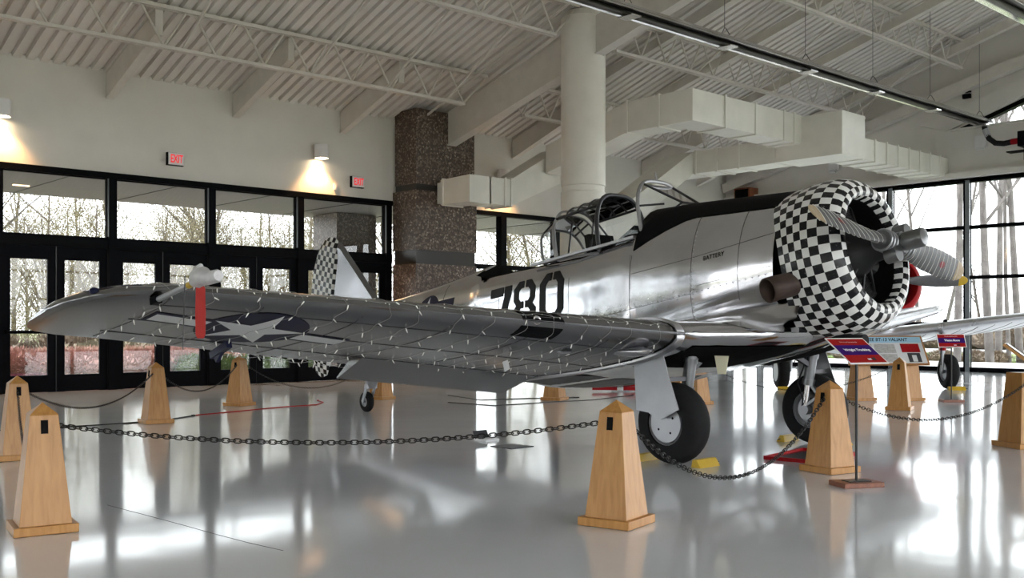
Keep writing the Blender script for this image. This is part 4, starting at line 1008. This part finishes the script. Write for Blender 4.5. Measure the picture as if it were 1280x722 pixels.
# red streamer on the pitot cover
def pw(x, y, z): return (PX_+y, PY_-x, z)
st = thing('warning_streamer', 'red cloth streamer hanging from the covered pitot boom', 'streamer', pw(-.07, -5.95, 1.57))
MB().ring_loft([[(w*.7, -w*.7, z), (w*.7+.004, -w*.7+.004, z), (-w*.7+.004, w*.7+.004, z), (-w*.7, w*.7, z)] for z, w in ((0, .012), (-.03, .03), (-.2, .034), (-.33, .031), (-.35, .02))]).build('ribbon', 'red_cloth', st)
MB().cyl((0, 0, .04), (0, 0, -.01), .006, 6).build('cord', 'chain_black', st)
MB().cyl((-.08, .05, .05), (-.09, .06, -.42), .004, 5).build('pull_cord', 'dark_metal', st)

# fairy light strands over the wing
rnd = random.Random(11)
def strand(pts, name_lab, bulbs=.19):
    t = thing('light_strand', name_lab, 'string lights', (0, 0, 0), group='fairy lights on the wing')
    W_ = [Vector(pw(*p)) for p in pts]
    t.location = W_[0]; W0 = [p-W_[0] for p in W_]
    MB().tube(W0, .0017, 4).build('wire', 'wire_white', t)
    mb = MB(); acc = 0
    for a, b in zip(W0, W0[1:]):
        L = (b-a).length; acc += L
        if acc > bulbs:
            acc = rnd.uniform(-.05, .02); d = Vector((rnd.uniform(-.5, .5), rnd.uniform(-.5, .5), rnd.uniform(-1, -.1))).normalized()*.04
            mb.tube([b, b+d*.5, b+d], [.0045, .0055, .002], 5)
    if mb.v: mb.build('bulbs', 'bulb', t)['kind'] = 'stuff'
yy = 1.72
while yy < 6.1:
    dr = rnd.uniform(-.12, .12); P = []
    for k in range(6): P.append(OW.pt(yy, -1, .22*(1-k/6)**2, True, .006))
    for k in range(34):
        c = (k/33)**1.4*.97; y = min(6.3, max(1.5, yy+dr*c+.02*math.sin(k*.8+yy*5))); P.append(OW.pt(y, -1, c, False, .007+.02*abs(math.sin(c*PI))*.2*(.5+.5*math.sin(yy*7))))
    strand(P, 'strand of small white fairy lights wrapped across the near wing')
    yy += rnd.uniform(.20, .36)
strand([OW.pt(1.6+(6.1-1.6)*k/90, -1, .012+.006*math.sin(k), True, .008) for k in range(91)], 'strand of small white fairy lights along the near wing leading edge', .10)
for s0 in (0, 1):
    strand([OW.pt(1.6+(4.9-1.6)*k/60, -1, .93, False, .01+.05*abs(math.sin(k*.35+s0*1.3))) for k in range(61)], 'drooping strand of fairy lights under the near wing trailing edge', .12)

# fairy lights wound around the propeller
for bl in [o for o in COL.objects if o.name.startswith('propeller_blade')]:
    M = A.matrix_basis @ bl.matrix_basis; P = []
    for k in range(190):
        r = .3+.98*k/189; a = k*2*PI*12/189
        row = BL+BT[1:]
        for p0, p1 in zip(row, row[1:]):
            if p0[0] <= r <= p1[0]: f = (r-p0[0])/(p1[0]-p0[0]); ch, th, be = [p0[i]+(p1[i]-p0[i])*f for i in (1, 2, 3)]; break
        b = math.radians(be); u = math.cos(a)*(ch/2+.006); w_ = math.sin(a)*(th/2+.008)
        P.append(M @ Vector((math.sin(b)*u+math.cos(b)*w_, math.cos(b)*u-math.sin(b)*w_, r)))
    t = thing('light_strand', 'strand of fairy lights wound around a propeller blade of the checkered nose', 'string lights', P[0], group='fairy lights on the propeller')
    MB().tube([p-P[0] for p in P], .0022, 4).build('wire', 'bulb', t)

# ================================================================== second aircraft
Bx, By = 20.1, 11.1
B = thing('trainer_aircraft', 'red nosed silver aircraft parked behind the checkered one', 'airplane', (Bx, By, 0), math.atan2(-CA, -SA))
FB = [(1.75, 2.68, 1.42, .62, 2.1, 2.1), (.8, 2.60, 1.2, .60, 2.2, 2.2), (0, 2.5, .98, .56, 2.3, 2.3), (-2.5, 2.2, .75, .46, 2.3, 2.3), (-4.6, 1.75, .72, .26, 2.2, 2.2), (-6.3, 1.4, .85, .07, 2, 2)]
fus_loft(FB, 32, .4).build('fuselage', 'aluminium', B, 40)
CB = Vector((1.75, 0, 2.07)); AB = Vector((math.cos(.17), 0, math.sin(.17)))
MB().lathe([(-.75, .64), (-.5, .67), (-.1, .67), (.18, .63), (.30, .56), (.32, .50), (.26, .46), (.0, .45)], CB, AB, 40).build('cowling', 'red_paint', B, 50)
MB().lathe([(0, .45), (-.02, .001)], CB, AB, 32).build('cowling_liner', 'well_black', B)
MB().lathe([(-.02, .26), (.2, .2), (.45, .1)], CB, AB, 20).build('crankcase', 'engine_metal', B, 40)
HB = CB+AB*.5
MB().lathe([(-.1, .1), (.12, .1), (.2, .08), (.25, .001)], HB, AB, 18).build('propeller_hub', 'silver_paint', B, 40)
tipy = bmesh_tip.copy(); tipy.materials[0] = MATS['yellow_paint']
for s_ in (1, -1):
    er = Vector((0, 1, 0))*s_; et = er.cross(AB)*-1; M = Matrix((AB, et, er)).transposed().to_4x4(); M.translation = HB
    bo = link('propeller_blade', bmesh_body, B); bo.matrix_local = M; link('blade_tip', tipy, bo)
WB = Wing([(.0, 1.15, 1.12, 2.35, .14), (4.8, .77, 1.70, 1.6, .11), (5.0, .45, 1.68, 1.2, .09), (5.1, .1, 1.63, .6, .07)], math.radians(11))
for side in (-1, 1):
    w = WB.loft(side, [.0, 1, 2, 3, 4, 4.5, 4.8, 4.9, 5.0, 5.1]).build('wing', 'aluminium_dull', B, 40)
    sm = MB()
    for k in range(13): sm.tube([WB.pt(.4+k*.36, side, c/12, False, .001) for c in range(1, 12)], .006, 4)
    sm.build('wing_seams', 'dark_metal', w)
    yw = side*1.72; wheel_parts(B, (.55, yw, .36), .36, .24, .2, side)
    ya = yw-side*.17
    mb = MB(); mb.cyl((.62, ya, .36), (.66, ya, .8), .035, 12); mb.cyl((.6, ya, .36), (.55, yw, .36), .04, 10); mb.build('oleo_strut', 'silver_paint', B, 40)
    MB().cyl((.65, ya, .74), (.7, ya, 1.28), .055, 12).build('strut_barrel', 'silver_paint', B, 40)
    MB().cyl((.68, ya, .80), (.685, ya, .88), .066, 12).build('strut_band', 'red_paint', B)
    mb = MB(); mb.tube([(.72, ya-side*.04, 1.2), (.86, ya-side*.1, .95), (.8, ya-side*.09, .7), (.68, ya-side*.04, .5)], .01, 6); mb.build('brake_hose', 'rubber', B)
    mb = MB(); mb.bar((.7, ya, 1.24), (.86, ya-side*.02, 1.40), .07, .09); mb.build('gear_door', 'frame_black', B)
    MB().cyl((.55, yw+side*.09, .36), (.55, yw+side*.118, .36), .2, 26).build('hub_cover', 'silver_paint', B, 40)
taper([(-4.9, 1.6), (-5.9, 2.5), (-6.5, 2.45), (-6.8, 1.6), (-6.6, .9), (-6.2, .9), (-6.0, 1.3)], .06).build('fin', 'aluminium', B)
for side in (-1, 1): Wing([(.05, -5.1, 1.45, 1.2, .09), (1.9, -5.4, 1.45, .8, .08)], .17).loft(side, [.05, 1, 1.9]).build('tailplane', 'aluminium', B, 40)
wheel_parts(B, (-5.6, 0, .15), .15, .1, .07, -1)
mb = MB(); mb.bar((-5.6, .07, .15), (-5.45, .07, .5), .02, .05); mb.bar((-5.6, -.07, .15), (-5.45, -.07, .5), .02, .05); mb.cyl((-5.45, 0, .48), (-5.3, 0, .95), .05, 10); mb.build('tail_fork', 'silver_paint', B)

# ------------------------------------------------------------------ wooden bollards
def frustum(mb, a, b, z0, z1):
    r = lambda h, z: [(-h, -h, z), (h, -h, z), (h, h, z), (-h, h, z)]
    mb.ring_loft([r(a/2, z0), r(b/2, z1)])
def bev(o, w=.004):
    m = o.modifiers.new('edge', 'BEVEL'); m.width = w; m.segments = 2; m.limit_method = 'ANGLE'
def make_bollard():
    t = bpy.data.objects.new('wooden_bollard', None); COL.objects.link(t)
    mb = MB(); mb.box((0, 0, .03), (.375, .375, .055)); bev(mb.build('plinth', 'maple_wood', t))
    mb = MB(); frustum(mb, .305, .165, .055, .74); bev(mb.build('shaft', 'maple_wood', t), .003)
    mb = MB(); r = .0845; mb.add([(-r, -r, .74), (r, -r, .74), (r, r, .74), (-r, r, .74), (0, 0, .815)], [(3, 2, 1, 0), (0, 1, 4), (1, 2, 4), (2, 3, 4), (3, 0, 4)]); mb.build('cap', 'maple_wood', t)
    for k in (0, 2):
        sl = math.atan((.305-.165)/2/(.74-.055)); hz = .665; hx = .0825+(.74-hz)*math.tan(sl)
        R = rot('Z', k*PI/2); q = R @ Vector((hx+.001, 0, hz)); MB().box(q, (.008, .042, .085), R @ rot('Y', -sl)).build('chain_slot', 'well_black', t)
    return t
BOL = {}
proto_b = make_bollard(); first = True
for key, x, y, rz, lab in (
    ('b1', 2.25, 6.85, 80, 'maple obelisk bollard standing off the tip of the near wing'),
    ('b2', 3.28, 10.7, 82, 'maple obelisk bollard with a chain hanging down its face'),
    ('b3', 5.86, 13.4, -6, 'maple obelisk bollard behind the near wing, first along the doors'),
    ('b4', 8.14, 15.4, 20, 'maple obelisk bollard behind the star insignia, second along the doors'),
    ('b13', 10.67, 15.0, 15, 'maple obelisk bollard behind the tail wheel'),
    ('b12', 12.81, 12.8, 20, 'maple obelisk bollard seen under the wing root'),
    ('b11', 14.84, 11.7, 12, 'maple obelisk bollard behind the main wheel, nearer the round column'),
    ('b10', 13.86, 10.5, -10, 'maple obelisk bollard behind the main wheel with the chock'),
    ('b5', 5.1, 4.52, 13, 'maple obelisk bollard in front of the fairing of the near main wheel'),
    ('b6', 8.34, 4.86, -12, 'maple obelisk bollard between the drip tray and the red sign stand'),
    ('b7', 15.27, 7.7, 18, 'maple obelisk bollard in front of the aircraft information board')):
    t = proto_b if first else copy_tree(proto_b); first = False
    t.location = (x, y, 0); t.rotation_euler = (0, 0, math.radians(rz)); BOL[key] = (x, y)
    tag(t, lab, 'bollard', 'wooden bollards')

# ------------------------------------------------------------------ chains
def link_mesh(L=.052, Wd=.030, r=.0042):
    P = []; h = (L-Wd)/2
    for k in range(6): a = -PI/2+PI*k/5; P.append((h+math.cos(a)*Wd/2, math.sin(a)*Wd/2, 0))
    for k in range(6): a = PI/2+PI*k/5; P.append((-h+math.cos(a)*Wd/2, math.sin(a)*Wd/2, 0))
    return MB().tube(P, r, 5, closed=True)
LM = link_mesh(); LME = LM.mesh('link', 'chain_black', 60)
def hang(a, b, sag, n=60): return [Vector(a).lerp(Vector(b), k/n)-Vector((0, 0, 4*sag*(k/n)*(1-k/n))) for k in range(n+1)]
def chain(a, b, sag, label, single=False, pitch=.037, far=True):
    a = Vector(a); b = Vector(b); d = (b-a).normalized()
    pts = hang(a, b, sag, 200); cum = [0]
    for p, q in zip(pts, pts[1:]): cum.append(cum[-1]+(q-p).length)
    n = int(cum[-1]/pitch); t = thing('barrier_chain', label, 'chain', a); j = 0; allm = MB()
    if not single and far: n = int(n/.75)
    for k in range(n+1):
        s = k*cum[-1]/n
        while j < len(cum)-2 and cum[j+1] < s: j += 1
        f = (s-cum[j])/max(1e-9, cum[j+1]-cum[j]); p = pts[j].lerp(pts[j+1], f); tg = (pts[j+1]-pts[j]).normalized()
        x = tg; y = Vector((0, 0, 1)).cross(x).normalized(); z = x.cross(y)
        M = Matrix((x, y, z)).transposed() @ rot('X', (PI/2 if k % 2 == 0 else 0)+.25)
        if single:
            o = link('link', LME, t); m4 = M.to_4x4(); m4.translation = p-a; o.matrix_local = m4
        else: allm.add([M @ (Vector(v)*(.72 if far else .9))+p-a for v in LM.v], LM.f)
    if not single: allm.build('links', 'chain_black', t)['kind'] = 'stuff'
def bp_(k, k2, z=.665, off=.11):
    p = Vector((*BOL[k], z)); q = Vector((*BOL[k2], z)); d = (q-p).normalized(); return p+d*off
def chain_b(k, k2, sag, label, single=False): chain(bp_(k, k2), bp_(k2, k), sag, label, single)
chain_b('b1', 'b5', .12, 'black chain stretched across the foreground below the near wing', True)
chain_b('b5', 'b6', .53, 'slack black chain drooping in front of the near main wheel', True)
chain_b('b2', 'b1', .45, 'black chain hanging between the two bollards at the wing tip')
chain_b('b2', 'b3', .30, 'black chain between the first bollards along the doors')
chain_b('b3', 'b4', .33, 'black chain behind the near wing along the doors')
chain_b('b4', 'b13', .42, 'black chain on the door side of the tail')
chain_b('b13', 'b12', .45, 'black chain behind the tail wheel')
chain_b('b12', 'b11', .45, 'black chain seen under the wing root')
chain_b('b11', 'b10', .3, 'short black chain behind the near main wheel')
chain_b('b10', 'b7', .4, 'black chain under the nose on the far side of the drip tray')

# ------------------------------------------------------------------ sign stands
CR = Vector((CA, -SA, 0)); CF = Vector((SA, CA, 0)); UP = Vector((0, 0, 1))
def panel_matrix(yaw, slope):
    ex = CR*math.cos(yaw)+CF*math.sin(yaw); h = -CF*math.cos(yaw)+CR*math.sin(yaw)
    ey = UP*math.sin(slope)-h*math.cos(slope); ez = ex.cross(ey); return Matrix((ex, ey, ez)).transposed().to_4x4()
def rect(w, h, cx=0, cy=0, z0=0, z1=.001): return MB().box((cx, cy, (z0+z1)/2), (w, h, z1-z0))
def sponsor_sign(name, label, x, y, top, w, h, yaw, slope, title, tw, baserot, tsize, pole_h):
    t = thing(name, label, 'sign', (x, y, 0))
    R = rot('Z', baserot); mb = MB(); mb.box((0, 0, .02), (.36, .24, .04), R); bev(mb.build('base', 'dark_wood', t))
    MB().box((0, 0, .043), (.20, .12, .006), R).build('base_plate', 'chain_black', t)
    MB().cyl((0, 0, .04), (0, 0, top), .011, 10).build('pole', 'chain_black', t, 40)
    M = panel_matrix(yaw, slope); M.translation = Vector((0, 0, top+.004))
    b = rect(w, h, 0, 0, 0, .006).build('sign_board', 'sign_white', t); b.matrix_local = M
    rect(w*.95, h*.92, 0, 0, .0062, .0068).build('red_field', 'sign_red', b)
    rect(w*.95, h*.38, 0, h*.02, .007, .0075).build('purple_band', 'sign_purple', b)
    link('lettering', text_mesh(title, tsize, 'sign_white', .0002, 0, .0016, width=tw), b, (0.02*w, h*.02, .0079))
    link('small_lettering', text_mesh('This Aircraft Sponsored By', tsize*.36, 'sign_white', .0002, 0, 0, width=w*.46), b, (0, h*.33, .0073))
    rect(w*.09, h*.06, w*.10, -h*.34, .007, .0075).build('logo_mark', 'sign_grey', b)
    mb = MB(); mb.box((w*.22, -h*.33, .0073), (w*.09, h*.10, .0006)); mb.build('logo_picture', 'black_paint', b)
    return t
sponsor_sign('sign_stand', 'slanted red and purple sign on a thin black stand reading Wright Trucking', 7.74, 4.27, 1.09, .385, .375, math.radians(22), math.radians(32), 'Wright Trucking', .26, CAM_YAW+.25, .045, 1.0)
sponsor_sign('sign_stand', 'small red and purple sign on a stand beside the wheel of the red nosed aircraft', 17.49, 7.89, 1.04, .50, .24, math.radians(4), math.radians(68), 'Weston Moore', .27, CAM_YAW, .05, 1.0)

# information board on two pedestals
def pedestal(t, c, top=.74, tilt=None):
    mb = MB(); mb.box((c[0], c[1], .03), (.40, .40, .055), rot('Z', CAM_YAW+.3)); mb.build('pedestal_foot', 'maple_wood', t)
    mb = MB(); r = lambda h, z: [tuple(rot('Z', CAM_YAW+.3) @ Vector((sx*h, sy*h, 0))+Vector((c[0], c[1], z))) for sx, sy in ((-1, -1), (1, -1), (1, 1), (-1, 1))]
    mb.ring_loft([r(.165, .055), r(.105, top)]); mb.build('pedestal', 'maple_wood', t)
mid = Vector((17.0, 8.85, 0)); bd = thing('information_board', 'wide slanted information board about a trainer aircraft on two wooden pedestals', 'board', mid)
pedestal(bd, CR*.42); pedestal(bd, -CR*.42)
M = panel_matrix(0, math.radians(50)); M.translation = Vector((0, 0, .86))-CF*.02
b = rect(1.40, .64, 0, 0, 0, .03).build('board_frame', 'maple_dark', bd); b.matrix_local = M
rect(1.34, .58, 0, 0, .0305, .033).build('board_sheet', 'sign_grey', b); rect(1.34, .13, 0, .225, .0335, .035).build('header_band', 'sign_blue', b)
link('lettering', text_mesh('VULTEE BT-13 VALIANT', .10, 'insignia_blue', .0003, .25, .002, width=.86), b, (.0, .225, .0358))
for cx, cy, w, h in ((-.42, .03, .4, .2), (-.42, -.18, .4, .17), (.0, .03, .36, .2), (.0, -.18, .36, .17)): rect(w, h, cx, cy, .0335, .035).build('photo_print', 'sign_photo', b)
rect(.32, .19, .44, .04, .0335, .036).build('red_print', 'red_paint', b); rect(.22, .20, .47, -.17, .0335, .036).build('photo_print', 'dark_metal', b); rect(.08, .14, .47, -.19, .0362, .037).build('photo_figure', 'sign_grey', b)
# lectern at the right edge
lc = thing('reading_lectern', 'wooden lectern with a slanted white panel beside the tall windows', 'lectern', (11.55, 4.42, 0))
mb = MB(); mb.box((0, 0, .03), (.46, .46, .055), rot('Z', CAM_YAW+.2)); bev(mb.build('pedestal_foot', 'maple_wood', lc))
mb = MB(); r = lambda h, z: [tuple(rot('Z', CAM_YAW+.2) @ Vector((sx*h, sy*h, z))) for sx, sy in ((-1, -1), (1, -1), (1, 1), (-1, 1))]
mb.ring_loft([r(.185, .055), r(.125, .80)]); bev(mb.build('pedestal', 'maple_wood', lc), .003)
M = panel_matrix(math.radians(62), math.radians(38)); M.translation = Vector((0, 0, .90))+CR*.05
b = rect(.52, .62, 0, 0, 0, .03).build('panel_frame', 'maple_wood', lc); b.matrix_local = M
rect(.47, .57, 0, 0, .0305, .034).build('panel_sheet', 'sign_white', b)
mb = MB(); rect_pts = [(.25, .30), (-.25, .30)]; mb.box((0, .292, .034), (.5, .012, .008)); mb.box((-.244, 0, .034), (.012, .58, .008)); mb.box((.244, 0, .034), (.012, .58, .008)); mb.build('panel_edge', 'chain_black', b)
MB().tube([Vector((0, 0, .72))-CF*.16-CR*.03+Vector((0, 0, .02*math.cos(2*PI*k/10)))+CR*.02*math.sin(2*PI*k/10) for k in range(10)], .005, 5, closed=True).build('eye_ring', 'chain_black', lc)
BOL['lec'] = (11.55-.1, 4.42-.02)
chain(bp_('b6', 'lec'), Vector((11.55, 4.42, .71))-CF*.17-CR*.04, .30, 'black chain running behind the red sign stand to the reading lectern', far=False)

# ------------------------------------------------------------------ things on the floor
def chock(x, y, rz, label, L=.30):
    t = thing('wheel_chock', label, 'chock', (x, y, 0), rz, 'yellow wheel chocks')
    mb = MB(); mb.prism([(-.055, 0), (.055, 0), (.04, .075), (-.005, .075)], lambda a, z: (-L/2, a, z), lambda a, z: (L/2, a, z)); bev(mb.build('wedge', 'yellow_paint', t), .004)
    MB().cyl((L/2-.002, 0, .035), (L/2+.05, 0, .03), .006, 6).build('rope_end', 'chain_black', t)
chock(7.78, 5.80, 0, 'yellow chock in front of the near main wheel'); chock(7.72, 6.47, PI, 'yellow chock behind the near main wheel')
chock(10.2, 5.80, 0, 'yellow chock in front of the far main wheel'); chock(10.2, 6.47, PI, 'yellow chock behind the far main wheel')
fB = Vector((-SA, -CA, 0)); lB = Vector((CA, -SA, 0))
for sg, lb in ((-1, 'starboard'), (1, 'port')):
    q = Vector((Bx, By, 0))+fB*(.55+.40)+lB*(1.72*sg); chock(q.x, q.y, CAM_YAW, 'yellow chock at the %s wheel of the red nosed aircraft' % lb, .34)
tr = thing('drip_tray', 'shallow red metal drip tray on the floor under the nose', 'tray', (9.08, 5.5, 0), .12)
mb = MB(); mb.box((0, 0, .006), (.86, .56, .012)); mb.build('tray_floor', 'red_paint', tr)
mb = MB()
for a, b_ in (((-.43, -.28), (.43, -.28)), ((.43, -.28), (.43, .28)), ((.43, .28), (-.43, .28)), ((-.43, .28), (-.43, -.28))): mb.bar((*a, .018), (*b_, .018), .02, .036)
mb.build('tray_rim', 'red_paint', tr)
MB().box((0, 0, .014), (.7, .42, .004)).build('oil_mat', 'dark_metal', tr)
fb = thing('floor_hatch', 'dark square floor hatch under the near wing', 'hatch', (7.53, 8.17, 0)); MB().box((0, 0, .004), (.33, .33, .008)).build('plate', 'dark_metal', fb)
MB().box((.12, 0, .009), (.03, .08, .004)).build('finger_pull', 'heater_metal', fb)
fb = thing('floor_box', 'small open floor socket box beside the dark hatch', 'floor box', (7.72, 8.8, 0)); MB().box((0, 0, .012), (.2, .2, .024)).build('box_body', 'sign_grey', fb); MB().box((.0, .1, .06), (.2, .015, .1), rot('X', -.5)).build('box_lid', 'dark_metal', fb)
def gp(px, py):
    d = 1290*1.3/(py-407); xc = (px-640)/1290*d; return Vector((xc*CA+d*SA, -xc*SA+d*CA, .006))
def cord(name, label, px, mat, r=.008):
    P = [gp(*p) for p in px]; o_ = P[0]; Q = []
    for a, b_ in zip(P, P[1:]):
        for k in range(6): Q.append(a.lerp(b_, k/6)-o_)
    Q.append(P[-1]-o_); t = thing(name, label, 'cord', o_); MB().tube(Q, r, 6).build('cable', mat, t, 60); MB().cyl(Q[-1], Q[-1]+(Q[-1]-Q[-2]).normalized()*.06, r*1.8, 8).build('plug', mat, t)
cord('power_cord', 'black power cord lying across the floor behind the bollards', [(-30, 540), (60, 535), (130, 531), (200, 526), (240, 520)], 'chain_black', .010)
cord('tie_strap', 'thin red strap lying on the floor by the doors', [(245, 519), (300, 514), (350, 509), (395, 506), (404, 503), (398, 501)], 'red_paint', .009)
cord('power_cord', 'grey light cable lying under the wing root', [(560, 503), (620, 507), (680, 503), (740, 500), (790, 494)], 'dark_metal', .007)
cord('power_cord', 'grey light cable curling under the tail', [(560, 494), (600, 500), (660, 498), (720, 497)], 'dark_metal', .007)
tb = thing('tow_bar', 'folded red tow bar lying on the floor near the round column', 'tow bar', gp(775, 489)); mb = MB(); mb.bar(-CR*.55+UP*.06, CR*.45+UP*.05, .08, .07); mb.bar(-CR*.2+UP*.10, CR*.5+UP*.13, .05, .05); mb.build('bar', 'red_paint', tb); MB().box((0, 0, .1), (.12, .1, .16), rot('Z', CAM_YAW)).build('hitch', 'sign_grey', tb)

MB().tube([gp(*p)-Vector((0, 0, .0055)) for p in ((134, 631), (180, 643), (225, 655), (268, 667), (310, 678), (354, 688))], .0016, 4).build('floor_crack', 'dark_metal', fl)
